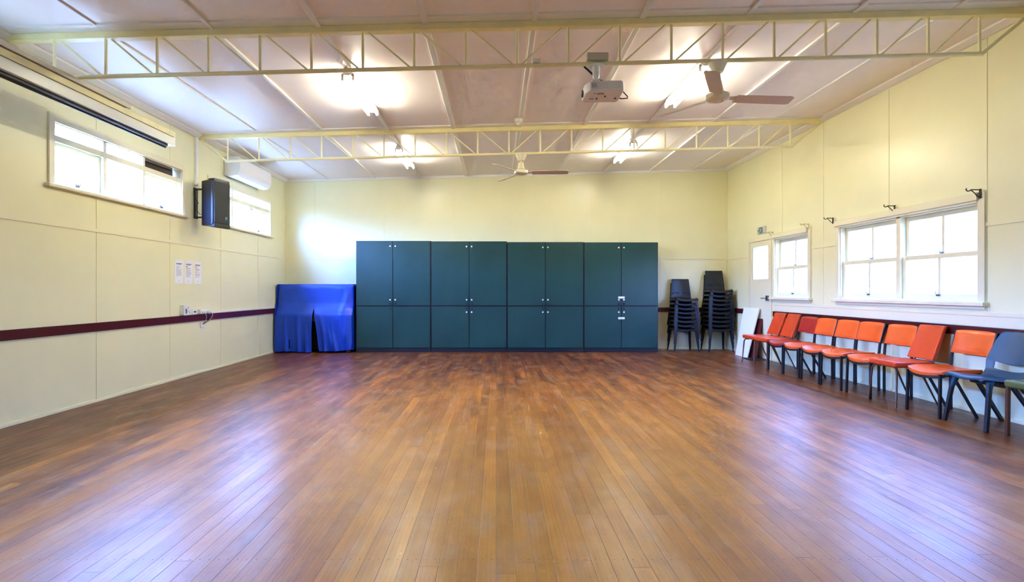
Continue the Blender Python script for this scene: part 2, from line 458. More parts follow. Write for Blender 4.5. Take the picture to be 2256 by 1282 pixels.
side_wall(XL - WT, XL, OPEN_L, zc(XL) - 0.001, 'wall_left')
side_wall(XR, XR + WT, OPEN_R + [], zc(XR) - 0.001, 'wall_right')
o = MB().prism([(XL, -0.05), (XR, -0.05), (XR, zc(XR)), (XL, zc(XL))], 'y', YB, YB + WT).build('wall_back', M['wall']); tag(o, kind='structure')
o = MB().prism([(XL, -0.05), (XR, -0.05), (XR, zc(XR)), (XL, zc(XL))], 'y', YF - WT, YF).build('wall_front', M['wall']); tag(o, kind='structure')
o = MB().box(XL - WT, XR + WT, YF - WT, YB + WT, -0.15, 0.0).build('floor', M['floor']); tag(o, kind='structure')
o = MB().prism([(XL - WT, zc(XL - WT)), (XR + WT, zc(XR + WT)), (XR + WT, zc(XR + WT) + 0.1), (XL - WT, zc(XL - WT) + 0.1)], 'y', YF - WT, YB + WT).build('ceiling', M['ceiling']); tag(o, kind='structure')

TY = (4.98, 8.19)                              # the two trusses
JL = [6.10, 7.47, 8.85, 10.22, 4.73, 3.36, 1.99, 0.62]
JR = [9.34, 8.16, 6.80, 5.44, 4.07, 2.70, 1.33]
JB = [-3.70, -2.30, -0.87, 0.53, 1.93, 3.34]
SIDES = {
    'left': dict(openings=[(5.43, 7.81, 2.18, 2.92), (8.43, 10.81, 2.18, 2.92), (2.26, 4.62, 2.18, 2.92)]),
    'right': dict(openings=[(5.44, 7.83, 1.0, 2.15), (8.46, 10.56, 1.0, 2.15), (2.2, 4.6, 1.0, 2.15)]),
}
# joints of the wall sheets: narrow cover strips
n_trim = [0]
def trim(mb, material, bevel=0.0):
    n_trim[0] += 1
    return tag(mb.build('trim_%d' % n_trim[0], material, bevel=bevel), kind='structure')
def vert_strip(mb, x0, x1, y, ztop, holes, w=0.016, zb=0.0):
    z = zb
    for h in sorted(holes, key=lambda q: q[2]):
        if h[0] < y < h[1]:
            if h[2] > z: mb.box(x0, x1, y - w / 2, y + w / 2, z, h[2])
            z = h[3]
    mb.box(x0, x1, y - w / 2, y + w / 2, z, ztop)
def long_strip(mb, x0, x1, z0, z1, holes, ya=YF, yb=YB):
    ys = [ya]
    for h in sorted(holes):
        if h[2] < z1 and h[3] > z0: ys += [h[0], h[1]]
    ys.append(yb)
    for a, b in zip(ys[::2], ys[1::2]):
        if b > a: mb.box(x0, x1, a, b, z0, z1)
mb = MB()
for y in JL: vert_strip(mb, XL, XL + 0.005, y, zc(XL), SIDES['left']['openings'])
long_strip(mb, XL, XL + 0.009, 1.825, 1.862, [])
trim(mb, M['wall_trim'])
mb = MB()
for y in JR: vert_strip(mb, XR - 0.005, XR, y, zc(XR), SIDES['right']['openings'] + [(5.4, 10.5, 0, 1.0)], zb=0.0)
long_strip(mb, XR - 0.009, XR, 1.815, 1.85, SIDES['right']['openings'])
trim(mb, M['wall_trim'])
mb = MB()
for x in JB: mb.box(x - 0.008, x + 0.008, YB - 0.005, YB, 0, zc(x))
mb.box(XL, XR, YB - 0.009, YB, 1.83, 1.865)
trim(mb, M['wall_trim'])
# corner beads
mb = MB(); mb.box(XL, XL + 0.018, YB - 0.018, YB, 0, zc(XL)); trim(mb, M['wall_trim'])
mb = MB(); mb.box(XR - 0.018, XR, YB - 0.018, YB, 0, zc(XR)); trim(mb, M['wall_trim'])
# flat board under the right windows, above the maroon rail
mb = MB(); mb.box(XR - 0.012, XR, YF, 9.62, 0.952, 0.99).box(XR - 0.006, XR, YF, 9.62, 0.848, 0.952); trim(mb, M['window_paint'], 0.003)
mb = MB()
for y in (7.32, 4.4): mb.box(XR - 0.008, XR, y - 0.004, y + 0.004, 0.85, 0.952)
trim(mb, M['wall_trim'])
# maroon chair rails
mb = MB(); mb.box(XL, XL + 0.022, YF, 11.53, 0.76, 0.853); trim(mb, M['rail'], 0.003)
mb = MB(); mb.box(XR - 0.022, XR, YF, 9.62, 0.752, 0.846); trim(mb, M['rail'], 0.003)
mb = MB(); mb.box(XL + 0.03, XR, YB - 0.022, YB, 0.762, 0.85); trim(mb, M['rail'], 0.003)
mb = MB(); mb.box(XR - 0.022, XR, 10.6, 11.53, 0.76, 0.85); trim(mb, M['rail'], 0.003)
# white capping on the rail beyond the sockets
mb = MB(); mb.box(XL, XL + 0.022, 8.45, 11.2, 0.854, 0.878); trim(mb, M['white_trim'], 0.003)
# skirting
for nm, bx in (('baseboard_left', (XL, XL + 0.016, YF, YB, 0, 0.03)), ('baseboard_right', (XR - 0.016, XR, YF, 9.62, 0, 0.035)),
               ('baseboard_back', (XL, XR, YB - 0.016, YB, 0, 0.03))):
    tag(MB().box(*bx).build(nm, M['wall_trim'], bevel=0.004), kind='structure')
# cornices
def roof_strip(mb, x0, x1, y0, y1, t):
    mb.prism([(x0, zc(x0)), (x1, zc(x1)), (x1, zc(x1) - t), (x0, zc(x0) - t)], 'y', y0, y1)
mb = MB().prism([(XL, zc(XL)), (XL + 0.075, zc(XL)), (XL + 0.07, zc(XL) - 0.02), (XL + 0.02, zc(XL) - 0.06), (XL, zc(XL) - 0.065)], 'y', YF, YB); trim(mb, M['white_trim'])
mb = MB().prism([(XR, zc(XR)), (XR - 0.075, zc(XR)), (XR - 0.07, zc(XR) - 0.02), (XR - 0.02, zc(XR) - 0.06), (XR, zc(XR) - 0.065)], 'y', YF, YB); trim(mb, M['white_trim'])
mb = MB().prism([(XL, zc(XL)), (XR, zc(XR)), (XR, zc(XR) - 0.05), (XL, zc(XL) - 0.05)], 'y', YB - 0.03, YB); trim(mb, M['white_trim'])
# cover strips on the ceiling
BX = [-3.42, -2.48, -1.55, -0.62, 0.33, 1.27, 2.19, 3.12, 3.97]
BW = [0.014, 0.035, 0.05, 0.055, 0.05, 0.05, 0.04, 0.045, 0.03]
for x, w in zip(BX, BW):
    mb = MB(); roof_strip(mb, x - w / 2, x + w / 2, YF, YB - 0.03, 0.012 + w * 0.3); trim(mb, M['white_trim'], 0.004)
for ty in (TY[0], TY[1], 1.75):
    mb = MB(); roof_strip(mb, XL + 0.07, XR - 0.07, ty - 0.15, ty + 0.05, 0.014); trim(mb, M['white_trim'])

# ---------------------------------------------------------------- windows
def pane_frame(mb, x0, x1, y0, y1, z0, z1, w, wb=None):
    wb = wb or w
    mb.box(x0, x1, y0, y0 + w, z0, z1).box(x0, x1, y1 - w, y1, z0, z1)
    mb.box(x0, x1, y0 + w, y1 - w, z0, z0 + wb).box(x0, x1, y0 + w, y1 - w, z1 - w, z1)
def window_latch(parent, x, y, z, side):
    s = -1 if side > 0 else 1
    mb = MB().box(x, x + s * 0.012, y - 0.022, y + 0.022, z - 0.012, z + 0.012)
    mb.tube([(x + s * 0.012, y, z), (x + s * 0.03, y, z + 0.01), (x + s * 0.033, y + 0.006, z + 0.022), (x + s * 0.03, y + 0.008, z + 0.038)], 0.005, 8)
    mb.tube([(x + s * 0.012, y - 0.01, z), (x + s * 0.03, y - 0.014, z + 0.015), (x + s * 0.03, y - 0.016, z + 0.028)], 0.004, 8)
    return mb.build('window_latch', M['chrome'], parent, smooth=True)
def high_window(idx, y0, y1):
    """three-light high window of the left wall; y0,y1 = outer edges of the architrave"""
    r = empty('window_%d' % idx, (XL, y0, 2.24), kind='structure')
    L = y1 - y0; z = lambda a: a - 2.24
    ar = MB()
    w = 0.07
    ar.box(0, 0.022, 0, w, z(2.2), z(2.915)).box(0, 0.022, L - w, L, z(2.2), z(2.915)).box(0, 0.022, w, L - w, z(2.835), z(2.915))
    ar.build('architrave', M['window_paint'], r, bevel=0.003)
    MB().box(-0.13, 0.055, -0.04, L + 0.04, z(2.195), z(2.228)).build('window_sill', M['window_paint'], r, bevel=0.006)
    fr = MB()
    b = [w, 0.80, 1.49, L - w]               # bays
    # linings and mullions
    fr.box(-0.139, 0.0, w, w + 0.012, z(2.241), z(2.839)).box(-0.139, 0.0, L - w - 0.012, L - w, z(2.241), z(2.839))
    fr.box(-0.12, 0.0, b[1] - 0.025, b[1] + 0.025, z(2.241), z(2.839)).box(-0.12, 0.0, b[2] - 0.02, b[2] + 0.02, z(2.241), z(2.839))
    fr.box(-0.12, -0.002, w, L - w, z(2.655), z(2.715))
    fr.box(-0.139, 0.0, w, L - w, z(2.826), z(2.839)).box(-0.139, 0.0, w, L - w, z(2.229), z(2.25))
    fr.build('window_frame', M['window_paint'], r)
    for k in (0, 1, 2):
        a, c = b[k] + 0.028, b[k + 1] - 0.026
        if k != 1:
            s = MB(); pane_frame(s, -0.075, -0.035, a, c, z(2.252), z(2.65), 0.032, 0.05)
            sh = s.build('window_sash', M['window_paint'], r, bevel=0.003)
            MB().box(-0.06, -0.056, a + 0.032, c - 0.032, z(2.30), z(2.62)).build('window_pane', M['glass'], sh)
            window_latch(sh, -0.035, (a + c) / 2, z(2.275), -1)
        else:
            MB().box(-0.06, -0.056, a, c, z(2.252), z(2.655)).build('window_pane', M['glass'], r)
        if k == 2 and idx == 1:
            o = MB().box(-0.11, -0.10, a, c, z(2.716), z(2.825)).box(-0.10, -0.055, a, c, z(2.716), z(2.735)).build('transom_panel', M['dark_timber'], r)
            tag(o, 'dark brown boarded-over top light')
        else:
            MB().box(-0.08, -0.076, a, c, z(2.716), z(2.825)).build('window_pane', M['glass'], r)
    return r
high_window(1, 5.43, 7.805)
high_window(2, 8.43, 10.805)

def sash_window(idx, y0, y1, bays):
    r = empty('window_%d' % idx, (XR, y0, 1.09), kind='structure')
    L = y1 - y0; z = lambda a: a - 1.09
    w = 0.08
    MB().box(-0.024, 0, 0, w, z(1.06), z(2.15)).box(-0.024, 0, L - w, L, z(1.06), z(2.15)).build('architrave', M['window_paint'], r, bevel=0.003)
    MB().box(-0.05, 0, w * 0.75, L - 0.005, z(2.075), z(2.15)).box(-0.034, 0, w, L - w, z(2.055), z(2.075)).build('window_head', M['window_paint'], r, bevel=0.008, bseg=3)
    MB().box(-0.065, 0.13, -0.03, L + 0.03, z(1.045), z(1.086)).box(-0.02, 0, 0, L, z(1.01), z(1.045)).box(-0.01, 0.035, w + 0.014, L - w - 0.014, z(1.086), z(1.104)).build('window_sill', M['window_paint'], r, bevel=0.008, bseg=3)
    fr = MB()
    fr.box(0.0, 0.139, w, w + 0.014, z(1.091), z(2.059)).box(0.0, 0.139, L - w - 0.014, L - w, z(1.091), z(2.059))
    fr.box(0.0, 0.139, w, L - w, z(2.044), z(2.059)).box(0.0, 0.139, w, L - w, z(1.08), z(1.10))
    bw = (L - 2 * w) / bays
    for k in range(1, bays): fr.box(0.0, 0.13, w + k * bw - 0.032, w + k * bw + 0.032, z(1.091), z(2.059))
    fr.build('window_frame', M['window_paint'], r)
    for k in range(bays):
        a = w + k * bw + (0.014 if k == 0 else 0.032); c = w + (k + 1) * bw - (0.014 if k == bays - 1 else 0.032)
        for lo, hi, xx, wb in ((1.10, 1.592, 0.03, 0.06), (1.562, 2.045, 0.072, 0.052)):
            s = MB(); pane_frame(s, xx, xx + 0.04, a, c, z(lo), z(hi), 0.048, wb)
            m_ = (a + c) / 2
            s.box(xx + 0.006, xx + 0.034, m_ - 0.017, m_ + 0.017, z(lo) + wb, z(hi) - 0.042)
            sh = s.build('window_sash', M['window_paint'], r, bevel=0.003)
            MB().box(xx + 0.018, xx + 0.022, a + 0.03, c - 0.03, z(lo) + 0.03, z(hi) - 0.03).build('window_pane', M['glass'], sh)
            window_latch(sh, xx, m_, z(lo + 0.05) if lo < 1.2 else z(1.60), 1)
    return r
sash_window(3, 5.44, 7.84, 2)
sash_window(4, 8.46, 9.65, 1)

# windows of the bay beside the camera: daylight reaches the room through them too
for idx, x0, x1, op in ((5, XL - 0.08, XL - 0.04, OPEN_L[2]), (6, XR + 0.04, XR + 0.08, OPEN_R[3])):
    s = MB(); pane_frame(s, x0, x1, op[0] + 0.001, op[1] - 0.001, op[2] + 0.001, op[3] - 0.001, 0.05)
    m_ = (op[0] + op[1]) / 2; s.box(x0, x1, m_ - 0.03, m_ + 0.03, op[2] + 0.05, op[3] - 0.05)
    f = tag(s.build('window_%d' % idx, M['window_paint']), kind='structure')
    xm = (x0 + x1) / 2
    MB().box(xm - 0.002, xm + 0.002, op[0] + 0.04, op[1] - 0.04, op[2] + 0.04, op[3] - 0.04).build('window_pane', M['glass'], f)

# ---------------------------------------------------------------- door
dr = empty('door_1', (XR, 9.70, 0.0), kind='structure')
MB().box(-0.024, 0, 0.795, 0.86, 0, 2.14).box(-0.024, 0, -0.03, 0.03, 1.045, 2.14).box(-0.024, 0, -0.03, 0.03, 0, 1.04).box(-0.024, 0, 0.03, 0.795, 2.075, 2.14).build('architrave', M['window_paint'], dr, bevel=0.003)
lf = MB(); lf.box(-0.012, 0, 0.03, 0.10, 0.005, 2.07).box(-0.012, 0, 0.66, 0.79, 0.005, 2.07).box(-0.012, 0, 0.10, 0.66, 0.005, 1.40).box(-0.012, 0, 0.10, 0.66, 1.98, 2.07)
leaf = lf.build('door_leaf', M['window_paint'], dr)
MB().box(0.02, 0.026, 0.10, 0.66, 1.40, 1.98).build('window_pane', M['glass'], leaf)
h = MB().box(-0.045, -0.012, 0.055, 0.125, 1.02, 1.11)
h.tube([(-0.045, 0.10, 1.065), (-0.075, 0.10, 1.065), (-0.078, 0.14, 1.065), (-0.078, 0.22, 1.062)], 0.009, 8)
h.build('door_handle', M['chrome'], leaf, bevel=0.004)
MB().box(-0.02, -0.012, 0.035, 0.06, 1.64, 1.66).build('door_bolt', M['beige_metal'], leaf)

# exit sign above the door
sg = empty('exit_sign', (XR, 9.88, 2.20), label='small green running-man exit sign on the wall above the white door', cat='sign')
MB().box(-0.02, 0, 0, 0.30, 0, 0.125).build('sign_box', M['grey_board'], sg, bevel=0.003)
MB().box(-0.022, -0.02, 0.105, 0.225, 0.012, 0.112).build('sign_face', M['sign_green'], sg)
mb = MB().tube([(-0.0225, 0.285, 0.062), (-0.0225, 0.235, 0.062)], 0.006, 6)
mb.prism([(0.275, 0.085), (0.275, 0.04), (0.295, 0.062)], 'x', -0.0235, -0.0215)
mb.build('arrow', M['sign_green'], sg)
mb = MB()     # running figure
mb.lathe([(0.009, 0), (0.009, 0.002)], (-0.0245, 0.15, 0.098), 12, 'x')
mb.tube([(-0.0235, 0.152, 0.084), (-0.0235, 0.165, 0.058)], 0.0075, 6)
mb.tube([(-0.0235, 0.165, 0.058), (-0.0235, 0.145, 0.045), (-0.0235, 0.150, 0.022)], 0.005, 6)
mb.tube([(-0.0235, 0.165, 0.058), (-0.0235, 0.182, 0.040), (-0.0235, 0.205, 0.034)], 0.005, 6)
mb.tube([(-0.0235, 0.155, 0.082), (-0.0235, 0.135, 0.070), (-0.0235, 0.122, 0.076)], 0.004, 6)
mb.tube([(-0.0235, 0.155, 0.082), (-0.0235, 0.178, 0.082), (-0.0235, 0.190, 0.066)], 0.004, 6)
mb.build('running_figure', M['white_plastic'], sg)

# ---------------------------------------------------------------- roof trusses
def truss(ty, label):
    r = empty('roof_truss', (0, ty, 0), label=label, cat='roof truss', group=None)
    zt = lambda x: zc(x) - 0.014
    x0, x1 = XL + 0.015, XR - 0.015
    ch = 0.058
    mb = MB().prism([(x0, zt(x0)), (x1, zt(x1)), (x1, zt(x1) - ch), (x0, zt(x0) - ch)], 'y', -0.04, 0.04)
    mb.build('top_chord', M['truss_top'], r, bevel=0.004)
    N = 18; xa, xb = -3.88, 4.24
    xs = [xa + (xb - xa) * i / N for i in range(N + 1)]
    zb = lambda x: zc(x) - 0.395
    MB().tube([(xa - 0.03, 0, zb(xa)), (xb + 0.03, 0, zb(xb))], 0.019, 12).build('bottom_chord', M['truss'], r, smooth=True)
    mid = N // 2
    for i, x in enumerate(xs):
        MB().tube([(x, 0, zt(x) - ch + 0.005), (x, 0, zb(x))], 0.0125 if ty < 6 else 0.0115, 8).build('vertical_strut', M['truss'], r, smooth=True)
    for i in range(N):
        a, b = xs[i], xs[i + 1]
        if i < mid: p, q = (a + 0.05, 0, zt(a) - ch + 0.005), (b - 0.035, 0, zb(b) + 0.01)
        else: p, q = (a + 0.035, 0, zb(a) + 0.01), (b - 0.05, 0, zt(b) - ch + 0.005)
        MB().tube([p, q], 0.0085, 8).build('diagonal_strut', M['truss'], r, smooth=True)
    for p, q in (((xa - 0.02, 0, zb(xa)), (x0 + 0.02, 0, zt(x0) - ch)), ((xb + 0.02, 0, zb(xb)), (x1 - 0.02, 0, zt(x1) - ch))):
        MB().tube([p, q], 0.016, 10).build('end_brace', M['truss'], r, smooth=True)
    return r
truss(TY[0], 'cream open-web steel roof truss nearest the camera, carrying the projector')
truss(TY[1], 'cream open-web steel roof truss farther away, ending above the wall speaker')

# ---------------------------------------------------------------- fluorescent lights
def fitting(name):
    r = empty(name)
    MB().box(-0.05, 0.05, -0.62, 0.62, -0.045, 0.0).prism([(-0.05, -0.045), (0.05, -0.045), (0.02, -0.062), (-0.02, -0.062)], 'y', -0.62, 0.62).build('batten_housing', M['white_plastic'], r, bevel=0.003)
    for sx in (-1, 1):
        t = MB().tube([(sx * 0.055, -0.585, -0.085), (sx * 0.055, 0.585, -0.085)], 0.016, 14).build('fluorescent_tube', M['tube'], r, smooth=True)
        for sy in (-1, 1):
            MB().box(sx * 0.055 - 0.013, sx * 0.055 + 0.013, sy * 0.585, sy * 0.605, -0.108, -0.04).box(min(sx * 0.03, sx * 0.06), max(sx * 0.03, sx * 0.06), sy * 0.585, sy * 0.605, -0.06, -0.03).build('lamp_holder', M['white_plastic'], r, bevel=0.003)
    return r
f0 = fitting('fluorescent_light')
FL = [(-1.55, 6.50, 'twin-tube fluorescent light over the left of the room, just past the near truss'),
      (2.17, 6.50, 'twin-tube fluorescent light beside the near ceiling fan'),
      (-1.55, 9.60, 'twin-tube fluorescent light on the left, beyond the far truss'),
      (2.17, 9.60, 'twin-tube fluorescent light on the right, beyond the far truss')]
for i, (x, y, lb) in enumerate(FL):
    o = f0 if i == 0 else copy_tree(f0)
    o.location = (x, y, zc(x) - 0.029); o.rotation_euler = (0, -SLOPE, 0)
    tag(o, lb, 'ceiling light', 'twin-tube fluorescent lights on the ceiling')

# ---------------------------------------------------------------- ceiling fans
def fan(x, y, ztop, zhub, a0, label, radius=0.68):
    r = empty('ceiling_fan', (x, y, zhub), label=label, cat='ceiling fan')
    h = ztop - zhub
    MB().lathe([(0.02, h - 0.095), (0.045, h - 0.09), (0.062, h - 0.05), (0.08, h - 0.015), (0.08, h)], seg=24).build('canopy', M['fan_body'], r, smooth=True)
    MB().tube([(0, 0, 0.12), (0, 0, h - 0.05)], 0.012, 12).build('down_rod', M['fan_body'], r, smooth=True)
    MB().lathe([(0.02, 0.15), (0.035, 0.145), (0.05, 0.06), (0.07, 0.045), (0.098, 0.03), (0.1, -0.01), (0.085, -0.022), (0.05, -0.028), (0.048, -0.024), (0.012, -0.026), (0.012, -0.036), (0.004, -0.038)][::-1], seg=32).build('motor_housing', M['fan_body'], r, smooth=True)
    for k in range(3):
        a = a0 + k * 2 * PI / 3
        R = Matrix.Rotation(a, 4, 'Z') @ Matrix.Rotation(math.radians(-14), 4, 'X')
        mb = MB()
        outline = [(0.16, -0.055), (radius - 0.03, -0.062), (radius, -0.045), (radius, 0.05), (radius - 0.03, 0.062), (0.16, 0.055)]
        mb.prism(outline, 'z', -0.003, 0.003)
        bmesh.ops.transform(mb.bm, matrix=R, verts=mb.bm.verts[:])
        bl = mb.build('blade', M['fan_blade'], r)
        m2 = MB().prism([(0.08, -0.02), (0.24, -0.035), (0.24, 0.035), (0.08, 0.02)], 'z', 0.003, 0.009)
        bmesh.ops.transform(m2.bm, matrix=R, verts=m2.bm.verts[:])
        m2.build('blade_iron', M['fan_body'], bl)
    return r
fan(1.94, TY[0], zc(1.94) - 0.41, 2.885, math.radians(5), 'white three-blade ceiling fan hanging from the near truss beside the projector')
fan(0.353, TY[1], zc(0.353) - 0.41, 2.895, math.radians(-4), 'white three-blade ceiling fan hanging from the middle of the far truss')

# small round detector on the ceiling
dt = empty('smoke_detector', (0.30, 7.76, zc(0.30) - 0.026), label='small round smoke detector on the ceiling ahead of the far truss', cat='smoke detector')
MB().lathe([(0.035, -0.052), (0.052, -0.042), (0.056, -0.012), (0.056, 0.0)]).build('detector_base', M['warm_plastic'], dt, smooth=True)
MB().lathe([(0.012, -0.085), (0.024, -0.08), (0.028, -0.05)]).build('sensor_dome', M['white_plastic'], dt, smooth=True)
zb1 = lambda x: zc(x) - 0.395 + 0.019
o = MB().box(0.315, 0.385, TY[0] - 0.03, TY[0] + 0.03, zb1(0.35) + 0.001, zb1(0.35) + 0.032).build('sensor_box', M['white_plastic'], bevel=0.004)
tag(o, 'small white box resting on the near truss bottom chord by its middle strut', 'sensor')
o = MB().box(0.79, 0.975, TY[0] - 0.045, TY[0] + 0.045, zb1(0.87) + 0.003, zb1(0.87) + 0.065).build('junction_box', M['beige_metal'], bevel=0.003)
tag(o, 'beige metal box on the near truss directly above the projector', 'junction box')

# ---------------------------------------------------------------- projector
zbt = zc(0.87) - 0.416
pj = empty('projector', (0.92, TY[0] - 0.02, zbt - 0.19), label='white projector hanging under the near truss with its lens to the left', cat='projector')
mt = MB().lathe([(0.075, 0.184), (0.075, 0.19)], (-0.05, 0.01, 0), 20).lathe([(0.03, 0.10), (0.032, 0.184)], (-0.05, 0.01, 0), 16).lathe([(0.02, 0.05), (0.03, 0.10)], (-0.05, 0.01, 0), 16)
mt.box(-0.085, -0.078, -0.02, 0.04, 0.0, 0.07).box(-0.022, -0.015, -0.02, 0.04, 0.0, 0.07).tube([(-0.09, 0.01, 0.05), (-0.01, 0.01, 0.05)], 0.006, 8)
mt.build('ceiling_mount', M['white_plastic'], pj, bevel=0.002)
body_poly = [(-0.165, -0.055), (-0.125, -0.125), (0.145, -0.125), (0.165, -0.105), (0.165, 0.105), (0.145, 0.125), (-0.135, 0.125), (-0.165, 0.085)]
PR = Matrix.Rotation(math.radians(3), 4, 'Z') @ Matrix.Rotation(math.radians(-7), 4, 'X') @ Matrix.Rotation(math.radians(-2), 4, 'Y')
mb = MB().prism(body_poly, 'z', -0.088, 0.0)
bmesh.ops.transform(mb.bm, matrix=PR, verts=mb.bm.verts[:])
pb = mb.build('projector_body', M['white_plastic'], pj, bevel=0.014, bseg=3)
mb = MB().lathe([(0.026, -0.02), (0.032, -0.02), (0.034, 0.0)], (-0.154, 0.03, -0.045), 20, 'x')
bmesh.ops.transform(mb.bm, matrix=PR, verts=mb.bm.verts[:]); mb.build('lens', M['black'], pj, smooth=True)
mb = MB()
for i in range(6):
    for j in range(4): mb.box(-0.118 + i * 0.008, -0.113 + i * 0.008, -0.127, -0.1245, -0.03 - j * 0.011, -0.025 - j * 0.011)
bmesh.ops.transform(mb.bm, matrix=PR, verts=mb.bm.verts[:]); mb.build('vent_grille', M['ink_grey'], pj)
mb = MB().box(-0.06, 0.0, -0.07, -0.045, -0.0895, -0.0878).box(-0.09, -0.075, -0.07, -0.055, -0.0895, -0.0878).box(-0.11, -0.07, 0.03, 0.05, -0.0895, -0.0878)
bmesh.ops.transform(mb.bm, matrix=PR, verts=mb.bm.verts[:]); mb.build('rating_labels', M['ink_grey'], pj)
mb = MB()
for px, py in ((-0.045, 0.03), (0.02, -0.01), (0.12, 0.03)): mb.lathe([(0.006, -0.096), (0.008, -0.086)], (px, py, 0), 10)
bmesh.ops.transform(mb.bm, matrix=PR, verts=mb.bm.verts[:]); mb.build('adjuster_feet', M['black'], pj)
zj = zbt - 0.19
mb = MB().tube([(0.77, TY[0] + 0.0, zbt - 0.004), (0.90, TY[0] + 0.09, zbt - 0.075), (1.05, TY[0] + 0.09, zbt - 0.165), (1.085, TY[0] + 0.07, zbt - 0.185),
               (1.12, TY[0] + 0.04, zbt - 0.21), (1.155, TY[0] + 0.02, zbt - 0.26), (1.15, TY[0], zbt - 0.28), (1.10, TY[0], zbt - 0.285), (1.078, TY[0], zbt - 0.28)], [0.009, 0.009, 0.009, 0.006, 0.005, 0.005, 0.005, 0.005, 0.006], 8)
o = mb.build('projector_cable', M['black'], smooth=True)
tag(o, 'black sleeved cable running from the near truss into the projector', 'cable')

# ---------------------------------------------------------------- projector screen on the left wall
sc = empty('projector_screen', (-3.65, 2.9, 2.837), label='long retracted projector screen in a pale grey case along the left wall', cat='projector screen')
MB().box(-0.13, 0.0, 0, 3.535, 0.0, 0.091).build('screen_case', M['grey_case'], sc, bevel=0.004)
MB().box(-0.134, 0.003, 3.53, 3.545, -0.003, 0.094).build('end_cap', M['white_plastic'], sc, bevel=0.003)
MB().box(-0.118, -0.04, 0.01, 3.47, -0.022, 0.0).tube([(-0.08, 0.01, -0.022), (-0.08, 3.49, -0.022)], 0.014, 10).build('bottom_bar', M['black'], sc, bevel=0.003)
o = MB().box(-3.735, -3.655, 2.9, 6.46, 2.937, 2.996).build('mounting_batten', M['cream_board'], bevel=0.003)
tag(o, 'cream timber batten lying on top of the projector screen case', 'batten')
MB_Z = zc(-3.7) - 0.395 - 0.02
o = MB().box(-3.71, -3.645, 2.9, 5.66, 3.006, MB_Z - 0.001).build('mounting_board', M['grey_board'], bevel=0.003)
tag(o, 'pale grey bar under the end of the near truss, above the projector screen', 'bar')
o = MB().box(-3.72, -3.66, 5.60, 5.66, 2.997, 3.0055).build('mounting_bracket', M['white_plastic'], bevel=0.002)
tag(o, 'small white packer between the cream batten and the grey bar end', 'bracket')

# white conduit down to the speaker
cd = MB().box(XL + 0.001, XL + 0.032, 8.07, 8.125, 2.70, zc(XL) - 0.066).build('cable_conduit', M['white_plastic'], bevel=0.004)
tag(cd, 'white cable conduit running down the left wall to the black speaker', 'conduit')

# ---------------------------------------------------------------- air conditioner
ac = empty('air_conditioner', (XL, 8.95, 3.0), label='white wall-mounted split air conditioner high on the left wall', cat='air conditioner')
MB().prism([(0, 0.02), (0, 0.30), (0.03, 0.32), (0.215, 0.32), (0.25, 0.29), (0.256, 0.12), (0.245, 0.07), (0.20, 0.015), (0.10, 0.0)], 'y', 0, 1.25).build('air_conditioner_body', M['white_plastic'], ac, bevel=0.012, bseg=3)
mb = MB().prism([(0.2565, 0.125), (0.2575, 0.125), (0.2465, 0.07), (0.205, 0.014), (0.203, 0.016), (0.244, 0.071)], 'y', 0.12, 1.22)
mb.build('outlet_flap', M['white_plastic'], ac)
mb = MB().box(0.205, 0.222, 0.2, 1.0, 0.026, 0.03)
bmesh.ops.rotate(mb.bm, cent=(0.21, 0, 0.03), matrix=Matrix.Rotation(math.radians(-50), 3, 'Y'), verts=mb.bm.verts[:])
mb.build('outlet_slot', M['ink_dark'], ac)

# ---------------------------------------------------------------- wall speaker
ang = math.radians(-14)
sp = empty('loudspeaker', (-3.91, 8.075, 2.10), ang, label='black loudspeaker on a swivel bracket on the left wall under the air conditioner', cat='speaker')
mb = MB().prism([(-0.27, -0.085), (-0.03, -0.175), (0, -0.165), (0.014, 0.0), (0, 0.165), (-0.03, 0.175), (-0.27, 0.085)], 'z', 0.02, 0.655)
mb.build('speaker_cabinet', M['speaker'], sp, bevel=0.014, bseg=3)
mb = MB().prism([(-0.005, -0.155), (0.012, -0.15), (0.022, 0.0), (0.012, 0.15), (-0.005, 0.155)], 'z', 0.05, 0.63)
mb.build('grille', M['grille'], sp, bevel=0.004)
MB().prism([(-0.05, -0.165), (0.012, -0.16), (0.026, 0.0), (0.012, 0.16), (-0.05, 0.165)], 'z', -0.015, 0.04).build('foot_bumper', M['speaker'], sp, bevel=0.008)
MB().prism([(-0.1, -0.15), (0.005, -0.155), (0.02, 0.0), (0.005, 0.155), (-0.1, 0.15)], 'z', 0.64, 0.672).build('top_bumper', M['speaker'], sp, bevel=0.008)
mb = MB().box(0.018, 0.0235, 0.03, 0.095, 0.10, 0.155); bd = mb.build('badge', M['sign_green'], sp)
tc = bpy.data.curves.new('badge_lettering', 'FONT'); tc.body = 'JBL'; tc.size = 0.03; tc.extrude = 0.001; tc.align_x = 'CENTER'; tc.align_y = 'CENTER'
tmp = bpy.data.objects.new('tmp', tc); C.objects.link(tmp)
dg = bpy.context.evaluated_depsgraph_get(); dg.update()
me = bpy.data.meshes.new_from_object(tmp.evaluated_get(dg)); bpy.data.objects.remove(tmp)
me.materials.clear(); me.materials.append(M['white_plastic'])
tx = bpy.data.objects.new('lettering', me); C.objects.link(tx); tx.parent = bd
tx.matrix_local = Matrix.Translation((0.025, 0.0625, 0.128)) @ Matrix.Rotation(PI / 2, 4, 'Z') @ Matrix.Rotation(PI / 2, 4, 'X')
br = empty('speaker_bracket', (XL, 8.10, 2.22), label='black steel swivel bracket joining the loudspeaker to the left wall', cat='bracket')
MB().box(0.001, 0.012, -0.05, 0.05, 0.0, 0.44).box(0.012, 0.03, -0.05, -0.035, 0.02, 0.42).build('wall_plate', M['black_metal'], br, bevel=0.003)
